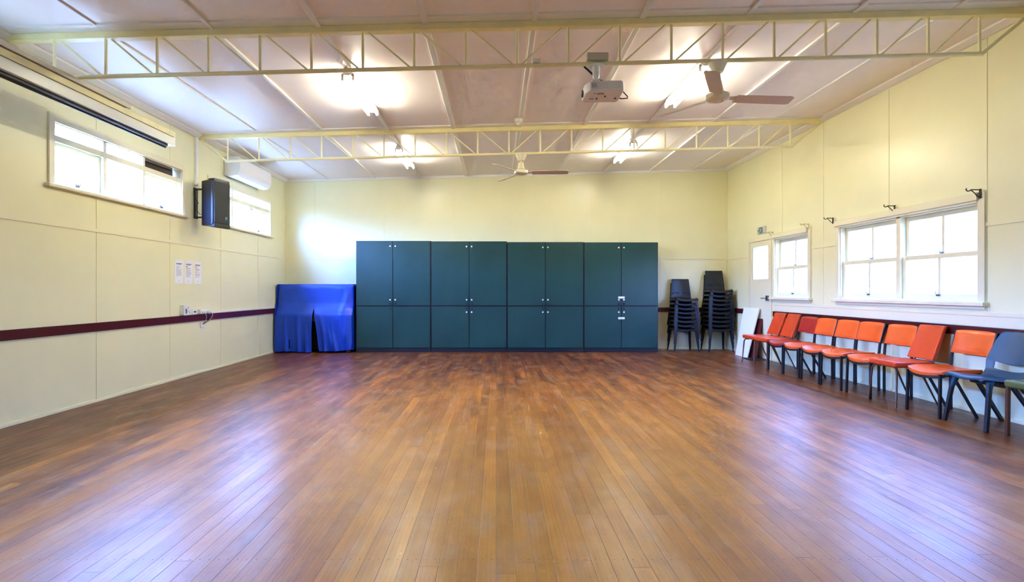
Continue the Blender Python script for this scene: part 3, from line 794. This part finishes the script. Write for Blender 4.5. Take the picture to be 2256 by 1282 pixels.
MB().box(0.012, 0.13, -0.028, 0.022, 0.41, 0.43).box(0.012, 0.13, -0.028, 0.022, 0.01, 0.03).build('swivel_arm', M['black_metal'], br, bevel=0.003)
MB().tube([(0.02, -0.055, 0.30), (0.07, -0.05, 0.22), (0.03, -0.05, 0.14), (0.09, -0.04, 0.05), (0.12, -0.03, 0.07)], 0.004, 6).build('speaker_lead', M['black'], br, smooth=True)

# ---------------------------------------------------------------- notices on the left wall
def notice(y, z, label, seed):
    rr = random.Random(seed)
    r = empty('notice', (XL + 0.001, y, z), label=label, cat='notice', group='paper notices on the left wall')
    MB().box(0, 0.0015, 0, 0.20, 0, 0.315).build('paper_sheet', M['paper'], r)
    h = MB().box(0.0015, 0.002, 0.03, 0.17, 0.262, 0.272).box(0.0015, 0.002, 0.03, 0.15, 0.252, 0.257)
    h.build('heading', M['ink_dark'], r)
    if seed > 1: MB().box(0.0015, 0.002, 0.03, 0.08, 0.228, 0.238).box(0.0015, 0.002, 0.03, 0.15, 0.205, 0.211).build('subheading', M['ink_red'], r)
    b = MB(); z0 = 0.195 if seed > 1 else 0.23
    while z0 > 0.085:
        a = 0.035; 
        while a < 0.155:
            w = rr.uniform(0.01, 0.03); b.box(0.0015, 0.002, a, min(a + w, 0.165), z0, z0 + 0.004); a += w + 0.006
            if rr.random() < 0.12: break
        z0 -= 0.0095
    b.build('body_text', M['ink_grey'], r)
    MB().box(0.0015, 0.002, 0.08, 0.12, 0.03, 0.034).build('footer', M['ink_grey'], r)
notice(7.58, 1.295, 'white paper notice with no red text, nearest of the three on the left wall', 1)
notice(7.82, 1.295, 'white paper notice between two others on the left wall', 2)
notice(8.06, 1.295, 'white paper notice farthest from the camera on the left wall', 3)

# ---------------------------------------------------------------- sockets on the left wall
def outlet(name, y0, y1, z0, z1, d, label, cat='outlet'):
    r = empty(name, (XL + 0.001, y0, z0), label=label, cat=cat)
    MB().box(0, d, 0, y1 - y0, 0, z1 - z0).build('faceplate' if d < 0.05 else 'surface_box', M['white_plastic'], r, bevel=0.004)
    return r
o1 = outlet('control_box', 7.70, 7.84, 0.86, 1.0, 0.055, 'white control box, first in the row of fittings on the maroon rail', 'control box')
MB().box(0.055, 0.057, 0.045, 0.075, 0.02, 0.085).build('display_window', M['ink_dark'], o1)
MB().lathe([(0.008, 0.055), (0.008, 0.06)], (0, 0.105, 0.10), 12, 'x').lathe([(0.006, 0.055), (0.006, 0.06)], (0, 0.105, 0.055), 12, 'x').build('button', M['ink_grey'], o1)
o2 = outlet('light_switch', 7.87, 7.985, 0.86, 0.935, 0.012, 'white switch plate between the control box and the audio outlet', 'switch')
MB().box(0.012, 0.018, 0.045, 0.068, 0.02, 0.045).build('rocker', M['grey_board'], o2)
o3 = outlet('audio_outlet', 8.0, 8.115, 0.86, 0.935, 0.012, 'white outlet plate with two black jacks on the maroon rail', 'outlet')
for y in (0.045, 0.072): MB().lathe([(0.01, 0.012), (0.01, 0.02)], (0, y, 0.035), 12, 'x').build('jack', M['black'], o3)
o4 = outlet('power_board', 8.15, 8.43, 0.86, 0.925, 0.05, 'white multi-socket power strip on the rail with cables plugged in', 'power board')
for k in range(5): MB().box(0.05, 0.062, 0.03 + k * 0.047, 0.062 + k * 0.047, 0.012, 0.045).build('plug', M['white_plastic'], o4, bevel=0.003)
o5 = outlet('wall_outlet', 8.225, 8.335, 0.655, 0.735, 0.012, 'white outlet below the maroon rail, fed by dangling cables', 'outlet')
def cable(pts, material, label):
    P = [Vector(p) for p in pts]; P = [2 * P[0] - P[1]] + P + [2 * P[-1] - P[-2]]; pts = []
    for k in range(1, len(P) - 2):
        for q in range(6):
            t = q / 6; a, b, c, d = P[k - 1:k + 3]
            pts.append(0.5 * (2 * b + (c - a) * t + (2 * a - 5 * b + 4 * c - d) * t * t + (3 * b - a - 3 * c + d) * t ** 3))
    pts.append(P[-2])
    o = MB().tube(pts, 0.005, 6).build('power_cable', material, smooth=True)
    tag(o, label, 'cable')
cable([(-4.232, 8.21, 0.875), (-4.20, 8.215, 0.83), (-4.22, 8.235, 0.77), (-4.28, 8.26, 0.715)], M['wire_grey'], 'pale grey cable hanging nearest the camera from the power strip')
cable([(-4.232, 8.30, 0.875), (-4.20, 8.315, 0.82), (-4.22, 8.30, 0.76), (-4.28, 8.28, 0.705)], M['black'], 'black cable hanging from the power strip to the lower outlet')
cable([(-4.232, 8.39, 0.875), (-4.20, 8.395, 0.84), (-4.22, 8.36, 0.775), (-4.28, 8.30, 0.72)], M['wire_grey'], 'pale grey cable hanging from the far end of the power strip')

# ---------------------------------------------------------------- green cabinets
CY = 10.98
def cabinet(x0, x1, ztop, xm, label, hasps=False, missing=()):
    W = x1 - x0
    r = empty('storage_cabinet', (x0, CY, 0), label=label, cat='cabinet', group='green storage cabinets along the back wall')
    g = 0.006; xm -= x0
    MB().box(g / 2, W - g / 2, 0.02, YB - CY - 0.025, 0.08, ztop).build('cabinet_body', M['cabinet_edge'], r)
    MB().box(0.003, W - 0.003, 0.012, 0.5, 0.0, 0.08).build('plinth', M['cabinet_edge'], r)
    zs = 0.895
    for i, (a, b) in enumerate(((0.012, xm - 0.006), (xm + 0.006, W - 0.018))):
        for lo, hi, nm in ((0.088, zs - 0.012, 'lower'), (zs + 0.012, ztop - 0.004, 'upper')):
            d = MB().box(a, b, 0.0, 0.02, lo, hi).build('cabinet_door', M['cabinet'], r, bevel=0.002)
            kx = b - 0.045 if i == 0 else a + 0.042
            if nm == 'upper':
                ks = [(hi - 0.10, 1), (lo + 0.11, 1), (lo + 0.035, 0)]
            else: ks = [(hi - 0.105, 1), (hi - 0.035, 0)]
            for q, (kz, white) in enumerate(ks):
                if (i, nm, q) in missing: continue
                if white:
                    MB().lathe([(0.004, -0.018), (0.015, -0.016), (0.016, -0.010), (0.008, -0.004), (0.008, 0.0)], (kx, 0, kz), 14, 'y').build('door_stud', M['knob'], d, smooth=True)
                else:
                    MB().lathe([(0.003, -0.03), (0.012, -0.028), (0.015, -0.02), (0.007, -0.012), (0.007, 0.0)], (kx, 0, kz), 14, 'y').build('door_knob', M['black_metal'], d, smooth=True)
    if hasps:
        for z in (1.06, 0.66):
            MB().box(xm - 0.063, xm + 0.062, -0.012, 0.0, z - 0.02, z + 0.02).box(xm - 0.03, xm + 0.03, -0.017, -0.012, z - 0.01, z + 0.01).build('door_hasp', M['white_plastic'], r, bevel=0.003)
    return r
cabinet(-2.725, -1.270, 2.158, -2.008, 'green four-door cabinet at the left end of the row beside the blue cloth', missing={(1, 'lower', 0), (1, 'lower', 1), (0, 'lower', 0)})
cabinet(-1.270, 0.205, 2.150, -0.53, 'green four-door cabinet, second from the blue cloth in the cabinet row')
cabinet(0.205, 1.69, 2.135, 0.945, 'green four-door cabinet third from the blue cloth, beside the one with white hasps')
cabinet(1.69, 3.132, 2.130, 2.415, 'green four-door cabinet with white hasps, beside the stacked chairs', hasps=True)

# ---------------------------------------------------------------- piano under a blue cloth
PX0, PX1 = -4.25, -2.79
pn = empty('upright_piano', (PX0, 10.85, 0), label='dark upright piano hidden under the blue cloth in the back corner', cat='piano')
PWD = PX1 - PX0
MB().box(0.02, PWD - 0.02, 0.19, 0.66, 0.05, 1.29).build('piano_case', M['piano'], pn, bevel=0.01)
MB().box(0.03, PWD - 0.03, 0.04, 0.28, 0.60, 0.74).build('keybed', M['piano'], pn, bevel=0.01)
for x in (0.06, PWD - 0.11): MB().box(x, x + 0.05, 0.07, 0.12, 0.0, 0.60).build('leg', M['piano'], pn, bevel=0.008)
for x in (0.03, PWD - 0.11): MB().box(x, x + 0.08, 0.05, 0.66, 0.0, 0.05).build('foot', M['piano'], pn, bevel=0.008)
def cloth():
    cl = empty('cloth_cover', (PX0, 10.85, 0), label='royal blue cloth draped over the piano, slit open below the keys', cat='cloth')
    # profile: back edge, over the top, down the front, out over the keys, down to the floor
    prof = [(0.66, 1.20), (0.665, 1.30), (0.50, 1.318), (0.20, 1.32), (0.155, 1.31), (0.14, 1.25), (0.13, 1.1), (0.115, 0.95), (0.085, 0.86), (0.045, 0.795), (0.01, 0.755), (-0.004, 0.72), (-0.01, 0.6), (-0.005, 0.4), (0.0, 0.2), (0.01, 0.03)]
    cum = [0]
    for p, q in zip(prof[:-1], prof[1:]): cum.append(cum[-1] + math.hypot(p[0] - q[0], p[1] - q[1]))
    T = cum[-1]
    def at(t):
        s = t * T
        for i in range(len(cum) - 1):
            if s <= cum[i + 1] + 1e-9:
                f = (s - cum[i]) / (cum[i + 1] - cum[i]); return prof[i][0] + f * (prof[i + 1][0] - prof[i][0]), prof[i][1] + f * (prof[i + 1][1] - prof[i][1])
        return prof[-1]
    NU, NV = 96, 90
    slit_u = 0.50
    js = next(j for j in range(NV) if at(j / NV)[1] < 0.86 and j > NV * 0.4)
    mb = MB()
    def P(u, v, half):
        y, z = at(v)
        lower = max(0.0, min(1.0, (0.78 - z) / 0.75)) if v > 0.5 else 0
        open_ = max(0.0, (0.86 - z) / 0.86) if v > 0.5 else 0
        x0, x1 = -0.005, PWD + 0.01
        x = x0 + (x1 - x0) * u
        # slit opens towards the floor, the left panel hangs straight, the right one swings a little
        xc = x0 + (x1 - x0) * slit_u
        if half == 0:
            x = x0 + (x - x0) * (1 - 0.03 * min(1.0, open_ * 2.0)); 
        else:
            x = x1 - (x1 - x) * (1 - 0.165 * open_ ** 0.8) - 0.0
        if u < 0.02: x += 0.0
        # a slight flare of the ends where the cloth hangs past the case
        if v > 0.2: 
            e = max(0, abs(u - 0.5) - 0.40) / 0.10
            if v > 0.3: y += 0.06 * e * e
            x += (-0.02 if u < 0.5 else 0.0) * e * (1.3 - z) / 1.3
        wav = 0.022 * lower ** 0.6 * (math.sin(u * 43 + 1.1) + 0.6 * math.sin(u * 71 + 2.0 * z + 3))
        wav += 0.006 * math.sin(u * 19 + z * 4) * (1 if v > 0.35 else 0)
        if half == 1:
            wav += 0.016 * lower * math.sin(u * 26 + z * 9)
            wav += 0.012 * math.sin(u * 40 - z * 10) * max(0, (u - 0.78) / 0.22)
        y -= abs(wav) * 1.0 if wav > 0 else wav * 0.25
        zz = z
        if v > 0.98: zz = 0.018 + 0.012 * math.sin(u * 9)
        if half == 1 and z < 0.5: zz = z + 0.03 * max(0, u - 0.75) * 4 * (1 - z / 0.5)
        return (x, y, max(zz, 0.012))
    iu = int(NU * slit_u)
    V = {}
    for i in range(NU + 1):
        for j in range(NV + 1):
            u, v = i / NU, j / NV
            if i < iu: V[i, j, 0] = mb.bm.verts.new(P(u, v, 0))
            elif i > iu: V[i, j, 0] = mb.bm.verts.new(P(u, v, 1))
            else:
                a = mb.bm.verts.new(P(u, v, 0 if j > js else 0)); V[i, j, 0] = a
                V[i, j, 1] = mb.bm.verts.new(P(u, v, 1)) if j > js else a
    for i in range(NU):
        for j in range(NV):
            right = 1 if i == iu else 0
            g = lambda ii, jj: V[ii, jj, 1] if (ii == iu and right) else V[ii, jj, 0]
            # small tear in the left panel
            u = (i + .5) / NU; y, z = at((j + .5) / NV)
            if (j + .5) / NV > 0.5 and abs(u - 0.205) < 0.0055 and 0.08 < z < 0.27: continue
            mb.bm.faces.new((g(i, j), g(i + 1, j), g(i + 1, j + 1), g(i, j + 1)))
    mb.build('draped_cloth', M['cloth'], cl, smooth=True, solid=0.003, subsurf=1)
    # side falls
    for xx, sgn in ((-0.01, -1), (PWD + 0.008, 1)):
        s = MB()
        def S(u, v, xx=xx, sgn=sgn):
            z = 1.315 - v * 1.27
            y0 = 0.16 if z > 1.0 else (0.16 - (1.0 - z) / 0.25 * 0.11 if z > 0.75 else 0.05)
            y = y0 + (0.655 - y0) * u
            return (xx + sgn * (0.012 * v + 0.008 * v * math.sin(u * 16 + v * 3)), y, z)
        s.sheet(S, 20, 30)
        s.build('side_fall', M['cloth'], cl, smooth=True, solid=0.003)
    return cl
cloth()

# ---------------------------------------------------------------- stacked plastic chairs
def interp(tab, t):
    for (a, va), (b, vb) in zip(tab[:-1], tab[1:]):
        if t <= b:
            f = (t - a) / (b - a) if b > a else 0
            return tuple(x + (y - x) * f for x, y in zip(va, vb)) if isinstance(va, tuple) else va + (vb - va) * f
    return tab[-1][1]
def make_stack_chair():
    """local: front towards -y, origin on the floor under the seat's middle"""
    r = empty('plastic_chair')
    # centre-line (y, z), half width, sideways curl
    line = [(0.0, (-0.215, 0.405)), (0.05, (-0.218, 0.432)), (0.12, (-0.19, 0.447)), (0.3, (-0.08, 0.437)), (0.45, (0.06, 0.428)), (0.53, (0.145, 0.435)), (0.58, (0.185, 0.465)), (0.64, (0.20, 0.51)), (0.8, (0.222, 0.655)), (0.97, (0.25, 0.835)), (1.0, (0.256, 0.845))]
    wid = [(0.0, 0.195), (0.1, 0.212), (0.45, 0.212), (0.6, 0.205), (0.8, 0.19), (1.0, 0.172)]
    def f(u, v):
        y, z = interp(line, v); w = interp(wid, v)
        s = (u - 0.5) * 2
        if v < 0.5: z += 0.022 * s * s - (0.012 if v < 0.1 else 0.010) * (1 - s * s)
        else: y -= 0.035 * s * s * min(1, (v - 0.5) * 5)
        return (s * w, y, z)
    NU, NV = 20, 40
    def keep(i, j):
        u = (i + .5) / NU; v = (j + .5) / NV
        s = abs(u - 0.5) * 2
        if 0.655 + 0.03 * s < v < 0.685 + 0.03 * s and 0.18 < s < 0.72: return False
        return True
    MB().sheet(f, NU, NV, keep).build('seat_shell', M['navy_plastic'], r, smooth=True, solid=0.005, subsurf=1)
    # turned-down rim under the seat
    mb = MB()
    for sx in (-1, 1):
        mb.sheet(lambda u, v, sx=sx: (sx * (0.211 + 0.014 * v), -0.205 + u * 0.36, 0.448 - v * 0.030), 10, 3)
    mb.sheet(lambda u, v: ((u - .5) * 2 * 0.20, -0.214 + 0.004 * v, 0.405 + 0.02 * (2 * u - 1) ** 2 - v * 0.012), 12, 3)
    mb.build('seat_rim', M['navy_plastic'], r, smooth=True, solid=0.004)
    for sx in (-1, 1):
        for top, foot, ww in (((sx * 0.205, -0.195, 0.44), (sx * 0.245, -0.235, 0.0), 0.036), ((sx * 0.20, 0.165, 0.45), (sx * 0.235, 0.255, 0.0), 0.036)):
            mb = MB()
            # tapering channel leg: two webs meeting in a corner
            for k in (0, 1):
                def L(u, v, k=k, top=top, foot=foot, ww=ww, sx=sx):
                    w = (ww * (1 - v) + 0.018 * v) * 1.25
                    p = Vector(top).lerp(Vector(foot), v)
                    inward = -sx
                    if k == 0: return (p.x + inward * w * u, p.y, p.z)
                    return (p.x, p.y + (1 if top[1] < 0 else -1) * w * u * 0.9, p.z)
                mb.sheet(L, 2, 6)
            bmesh.ops.remove_doubles(mb.bm, verts=mb.bm.verts[:], dist=1e-4)
            mb.build('leg', M['navy_plastic'], r, smooth=False, solid=0.006)
    return r
ch0 = make_stack_chair()
first = True
ORD = ['lowest', 'second from the floor', 'third from the floor', 'fourth from the floor', 'fifth from the floor', 'sixth from the floor', 'seventh from the floor', 'eighth from the floor', 'ninth from the floor', 'topmost']
for (sx_, sy_, n_, rz_, where) in ((3.70, 11.27, 8, 0.0, 'the shorter stack beside the cabinets'), (4.375, 11.27, 10, 0.0, 'the taller stack in the corner')):
    for k in range(n_):
        o = ch0 if first else copy_tree(ch0); first = False
        o.location = (sx_ + 0.0015 * k * (1 if k % 2 else -1), sy_ - 0.002 * k, 0.0835 * k); o.rotation_euler = (0, 0, rz_)
        w = 'topmost' if k == n_ - 1 else ORD[k]
        tag(o, 'dark plastic chair, %s in %s' % (w, where), 'chair', 'dark plastic chairs in ' + ('the shorter stack' if n_ == 8 else 'the taller stack'))

# ---------------------------------------------------------------- the row of chairs on the right
# local axes: front = +y, width = x; every chair is turned to face -X in the room
def pad(f_top, f_bot, nu=16, nv=16):
    mb = MB()
    T = [[mb.bm.verts.new(f_top(i / nu, j / nv)) for j in range(nv + 1)] for i in range(nu + 1)]
    B = [[mb.bm.verts.new(f_bot(i / nu, j / nv)) for j in range(nv + 1)] for i in range(nu + 1)]
    for i in range(nu):
        for j in range(nv):
            mb.bm.faces.new((T[i][j], T[i + 1][j], T[i + 1][j + 1], T[i][j + 1]))
            mb.bm.faces.new((B[i][j], B[i][j + 1], B[i + 1][j + 1], B[i + 1][j]))
    for i in range(nu):
        mb.bm.faces.new((T[i][0], B[i][0], B[i + 1][0], T[i + 1][0])); mb.bm.faces.new((T[i][nv], T[i + 1][nv], B[i + 1][nv], B[i][nv]))
    for j in range(nv):
        mb.bm.faces.new((T[0][j], T[0][j + 1], B[0][j + 1], B[0][j])); mb.bm.faces.new((T[nu][j], B[nu][j], B[nu][j + 1], T[nu][j + 1]))
    return mb
def chair_wide(vinyl, brace=False):
    """square black tube frame, saddle seat, wide low back"""
    r = empty('stacking_chair')
    def plan(u, v):
        s = (u - .5) * 2
        w = 0.225 - 0.02 * (1 - v)
        y = -0.20 + v * 0.40 + 0.05 * v * (1 - s * s)
        zz = -0.024 * (1 - s * s) * (0.5 + 0.5 * v) - 0.014 * max(0, v - 0.8) * 5
        return s * w, y, zz
    def top(u, v): x, y, z = plan(u, v); return (x, y, 0.458 + z)
    def bot(u, v): x, y, z = plan(u, v); return (x * 0.985, y - 0.004 * v, 0.42 + z)
    def bot2(u, v): x, y, z = plan(u, v); return (x * 0.97, y - 0.008 * v, 0.396 + z)
    def mid2(u, v): x, y, z = plan(u, v); return (x * 0.98, y - 0.006 * v, 0.4195 + z)
    s_ = pad(top, bot).build('seat', vinyl, r, bevel=0.009, bseg=3)
    pad(mid2, bot2).build('seat_base', M['black_metal'], r, bevel=0.004)
    def bt(side):
        def f(u, v):
            s = (u - .5) * 2
            z = 0.575 + v * (0.235 - 0.012 * s ** 4)
            y = -0.245 - 0.06 * v - 0.026 * (1 - s * s) + side * (1 - 0.55 * max(s ** 6, (2 * v - 1) ** 6))
            return (s * 0.228, y, z)
        return f
    pad(bt(0.024), bt(-0.02), 20, 12).build('backrest', vinyl, r, bevel=0.006, bseg=3)
    for sx in (-1, 1):
        MB().tube([(sx * 0.205, 0.205, 0.415), (sx * 0.212, 0.215, 0.0)], 0.0115, square=True).build('leg', M['black_metal'], r, bevel=0.002)
        MB().tube([(sx * 0.218, -0.232, 0.0), (sx * 0.218, -0.232, 0.42), (sx * 0.220, -0.245, 0.56), (sx * 0.232, -0.308, 0.80)], 0.0115, square=True).build('leg', M['black_metal'], r, bevel=0.002)
    MB().box(-0.205, 0.205, -0.205, -0.185, 0.395, 0.415).box(-0.205, -0.19, -0.2, 0.2, 0.39, 0.405).box(0.19, 0.205, -0.2, 0.2, 0.39, 0.405).build('seat_frame', M['black_metal'], r)
    if brace:
        MB().tube([(0.17, 0.06, 0.40), (0.17, -0.17, 0.0)], 0.010, square=True).tube([(-0.17, 0.06, 0.40), (-0.17, -0.17, 0.0)], 0.010, square=True).build('diagonal_leg', M['black_metal'], r)
    return r
def chair_tall(vinyl, legm):
    """boxy seat pad, tall back, thin tapering round legs"""
    r = empty('padded_chair')
    def top(u, v):
        s = (u - .5) * 2
        return (s * (0.20 + 0.012 * v), -0.19 + v * 0.41, 0.472 - 0.008 * (1 - s * s) - 0.010 * s ** 4)
    def bot(u, v):
        s = (u - .5) * 2
        return (s * (0.195 + 0.012 * v), -0.19 + v * 0.405, 0.402)
    pad(top, bot).build('seat', vinyl, r, bevel=0.022, bseg=5)
    def bt(side):
        def f(u, v):
            s = (u - .5) * 2
            return (s * (0.185 - 0.012 * v), -0.20 - 0.135 * v + side - 0.012 * (1 - s * s), 0.475 + 0.355 * v)
        return f
    pad(bt(0.022), bt(-0.02), 12, 10).build('backrest', vinyl, r, bevel=0.014, bseg=4)
    mb = MB()
    for sx in (-1, 1): mb.tube([(sx * 0.13, -0.10, 0.398), (sx * 0.13, -0.20, 0.402), (sx * 0.13, -0.235, 0.46), (sx * 0.13, -0.285, 0.56)], 0.008, 8)
    mb.box(-0.15, 0.15, -0.235, -0.228, 0.445, 0.462)
    mb.build('back_support', M['chrome'] if legm is M['bronze'] else legm, r, smooth=True)
    for sx in (-1, 1):
        MB().tube([(sx * 0.10, 0.15, 0.395), (sx * 0.165, 0.175, 0.392), (sx * 0.19, 0.188, 0.36), (sx * 0.215, 0.21, 0.012), (sx * 0.2155, 0.21, 0.0)], [0.011, 0.011, 0.0115, 0.0075, 0.010], 10).build('leg', legm, r, smooth=True)
        MB().tube([(sx * 0.12, 0.0, 0.395), (sx * 0.17, -0.04, 0.39), (sx * 0.185, -0.07, 0.35), (sx * 0.205, -0.235, 0.0)], [0.011, 0.011, 0.0115, 0.008], 10).build('leg', legm, r, smooth=True)
    MB().box(-0.14, 0.14, -0.12, 0.17, 0.395, 0.406).build('seat_frame', legm, r)
    return r
def place(o, y, x=4.345, rz=0.0, label='', group=None):
    o.location = (x, y, 0); o.rotation_euler = (0, 0, PI / 2 + rz)
    tag(o, label, 'chair', group)
GRP = 'orange vinyl chairs lined up against the right wall'
ctall = chair_tall(M['orange_dark'], M['bronze'])
place(ctall, 9.30, 4.33, 0.0, 'orange chair with tall padded back, first by the leaning white panel', GRP)
c2 = copy_tree(ctall); place(c2, 8.87, 4.33, 0.0, 'orange tall-backed chair with brown legs, second from the white panel', GRP)
cred = chair_wide(M['red']); place(cred, 8.38, 4.33, 0.0, 'darkest red low-backed chair, third from the leaning white panel', GRP)
cw = chair_wide(M['orange'], brace=True)
place(cw, 7.93, 4.33, 0.0, 'bright orange low-backed chair beside the dark red one', GRP)
c5 = chair_wide(M['orange']); place(c5, 7.45, 4.33, 0.0, 'bright orange low-backed chair, middle of the three with touching backs', GRP)
c6 = copy_tree(c5); place(c6, 6.99, 4.33, 0.0, 'bright orange low-backed chair, nearest of the three with touching backs', GRP)
c7 = copy_tree(c5); place(c7, 6.46, 4.33, 0.0, 'bright orange low-backed chair just before the lone tall-backed one', GRP)
c8 = copy_tree(ctall); place(c8, 6.02, 4.30, 0.0, 'orange tall-backed chair with brown legs under the big window, between low-backed ones', GRP)
c9 = copy_tree(cw); place(c9, 5.50, 4.345, 0.0, 'bright orange low-backed chair directly beside the blue chair', GRP)

# blue shell chair
def shell_chair():
    r = empty('shell_chair', label='blue moulded plastic shell chair with a cut-out back beside an orange chair', cat='chair')
    line = [(0.0, (0.235, 0.425)), (0.03, (0.24, 0.445)), (0.08, (0.215, 0.455)), (0.25, (0.10, 0.44)), (0.42, (-0.05, 0.425)), (0.5, (-0.12, 0.435)), (0.56, (-0.175, 0.475)), (0.62, (-0.20, 0.53)), (0.8, (-0.255, 0.68)), (0.97, (-0.31, 0.82)), (1.0, (-0.322, 0.828))]
    wid = [(0.0, 0.185), (0.05, 0.21), (0.3, 0.215), (0.45, 0.20), (0.55, 0.215), (0.68, 0.225), (0.85, 0.20), (0.95, 0.175), (1.0, 0.14)]
    def f(u, v):
        s = (u - .5) * 2
        q = s * s
        v = interp([(0.0, 0.0), (0.5, 0.5), (0.58, 0.565 + 0.035 * q), (0.66, 0.622 + 0.06 * q), (0.78, 0.78), (1.0, 1.0)], v)
        y, z = interp(line, v); w = interp(wid, v)
        if v < 0.5: z += 0.018 * s * s - 0.012 * (1 - s * s) - (0.035 * abs(s) ** 8)
        else:
            y += 0.055 * s * s * min(1, (v - 0.45) * 5)
        return (s * w, y, z)
    NU, NV = 26, 50
    def keep(i, j):
        u = (i + .5) / NU; v = (j + .5) / NV; s = abs(u - .5) * 2
        return not (0.58 < v < 0.66 and s < 0.68)
    MB().sheet(f, NU, NV, keep).build('seat_shell', M['blue_plastic'], r, smooth=True, solid=0.008, subsurf=2)
    for sx in (-1, 1):
        MB().tube([(sx * 0.172, 0.15, 0.428), (sx * 0.182, 0.16, 0.395), (sx * 0.194, 0.178, 0.32)], [0.034, 0.026, 0.019], 14).build('leg_socket', M['blue_plastic'], r, smooth=True)
        MB().tube([(sx * 0.19, 0.168, 0.40), (sx * 0.222, 0.225, 0.0)], [0.016, 0.014], square=True).build('leg', M['black_metal'], r, bevel=0.003)
        MB().tube([(sx * 0.175, -0.01, 0.415), (sx * 0.205, -0.29, 0.0)], [0.016, 0.014], square=True).build('leg', M['black_metal'], r, bevel=0.003)
    MB().box(-0.185, 0.185, -0.12, 0.03, 0.36, 0.405).build('under_frame', M['black_metal'], r, bevel=0.01)
    return r
s10 = shell_chair(); s10.location = (4.365, 5.02, 0); s10.rotation_euler = (0, 0, PI / 2)
# green padded chair at the frame's edge
g = chair_tall(M['green_vinyl'], M['bronze'])
for ch in list(g.children):
    if ch.name.startswith('leg'): bpy.data.objects.remove(ch)
for sx in (-1, 1):
    MB().tube([(sx * 0.19, 0.19, 0.425), (sx * 0.192, 0.195, 0.0)], 0.013, square=True).build('leg', M['bronze'], g, bevel=0.002)
    MB().tube([(sx * 0.185, 0.10, 0.405), (sx * 0.185, -0.27, 0.0)], 0.012, square=True).build('leg', M['black_metal'], g, bevel=0.002)
g.name = 'padded_chair'
g.location = (4.41, 4.49, 0); g.rotation_euler = (0, 0, PI / 2)
tag(g, 'olive green padded chair cut by the right edge of the view', 'chair')

# ---------------------------------------------------------------- leaning boards and door mat
def leaning(name, x_bot, x_top, z_top, y0b, y1b, y0t, y1t, t, material, label, cat):
    mb = MB()
    f = [(x_bot, y0b, 0.002), (x_bot, y1b, 0.002), (x_top, y1t, z_top), (x_top, y0t, z_top)]
    nrm = (Vector(f[1]) - Vector(f[0])).cross(Vector(f[3]) - Vector(f[0])).normalized() * t
    if nrm.x < 0: nrm = -nrm
    A = [mb.bm.verts.new(p) for p in f]; B = [mb.bm.verts.new(Vector(p) + nrm) for p in f]
    for k in range(4): mb.bm.faces.new((A[k], A[(k + 1) % 4], B[(k + 1) % 4], B[k]))
    mb.bm.faces.new(A[::-1]); mb.bm.faces.new(B)
    for v in mb.bm.verts: v.co.z = max(v.co.z, 0.001)
    return tag(mb.build(name, material), label, cat)
leaning('white_panel', 4.44, 4.645, 0.88, 10.06, 10.56, 10.04, 10.66, 0.016, M['board_white'], 'tall white panel leaning on the white door beside the stacked chairs', 'panel')
leaning('leaning_board', 4.52, 4.668, 0.70, 9.90, 10.28, 9.98, 10.28, 0.016, M['board_red'], 'dark red board leaning on the door behind the white panel', 'board')
o = MB().box(4.22, 4.50, 9.72, 10.02, 0.0, 0.012).build('door_mat', M['mat'], bevel=0.003)
o.location = (0.12, 0, 0)
tag(o, 'black rubber mat on the floor in front of the white door', 'mat')

# ---------------------------------------------------------------- curtain rod brackets
def rod_bracket(y, z, material, label, s=1.0):
    r = empty('curtain_bracket', (XR - 0.0255, y, z), label=label, cat='curtain bracket')
    MB().box(0.0, -0.006, -0.012, 0.012, -0.075 * s, 0.01).build('back_plate', material, r)
    mb = MB().tube([(-0.004, 0, 0), (-0.08 * s, 0, 0.002), (-0.10 * s, 0, -0.01), (-0.115 * s, 0, -0.012), (-0.128 * s, 0, 0.0), (-0.125 * s, 0, 0.014)], 0.0055, 8)
    mb.tube([(-0.004, 0, -0.065 * s), (-0.03 * s, 0, -0.055 * s), (-0.05 * s, 0, -0.03 * s), (-0.085 * s, 0, -0.002)], 0.0045, 8)
    mb.build('hook_arm', material, r, smooth=True)
rod_bracket(9.60, 2.185, M['iron_cream'], 'cream painted curtain rod bracket beside the top corner of the door')
rod_bracket(8.50, 2.19, M['iron_cream'], 'cream painted curtain rod bracket at the near corner of the narrow window')
rod_bracket(7.88, 2.20, M['iron'], 'dark curtain rod bracket at the far top corner of the wide window')
rod_bracket(6.66, 2.19, M['iron'], 'dark curtain rod bracket above the middle of the wide window')
rod_bracket(5.48, 2.17, M['iron'], 'dark curtain rod bracket at the near top corner of the wide window', 1.1)
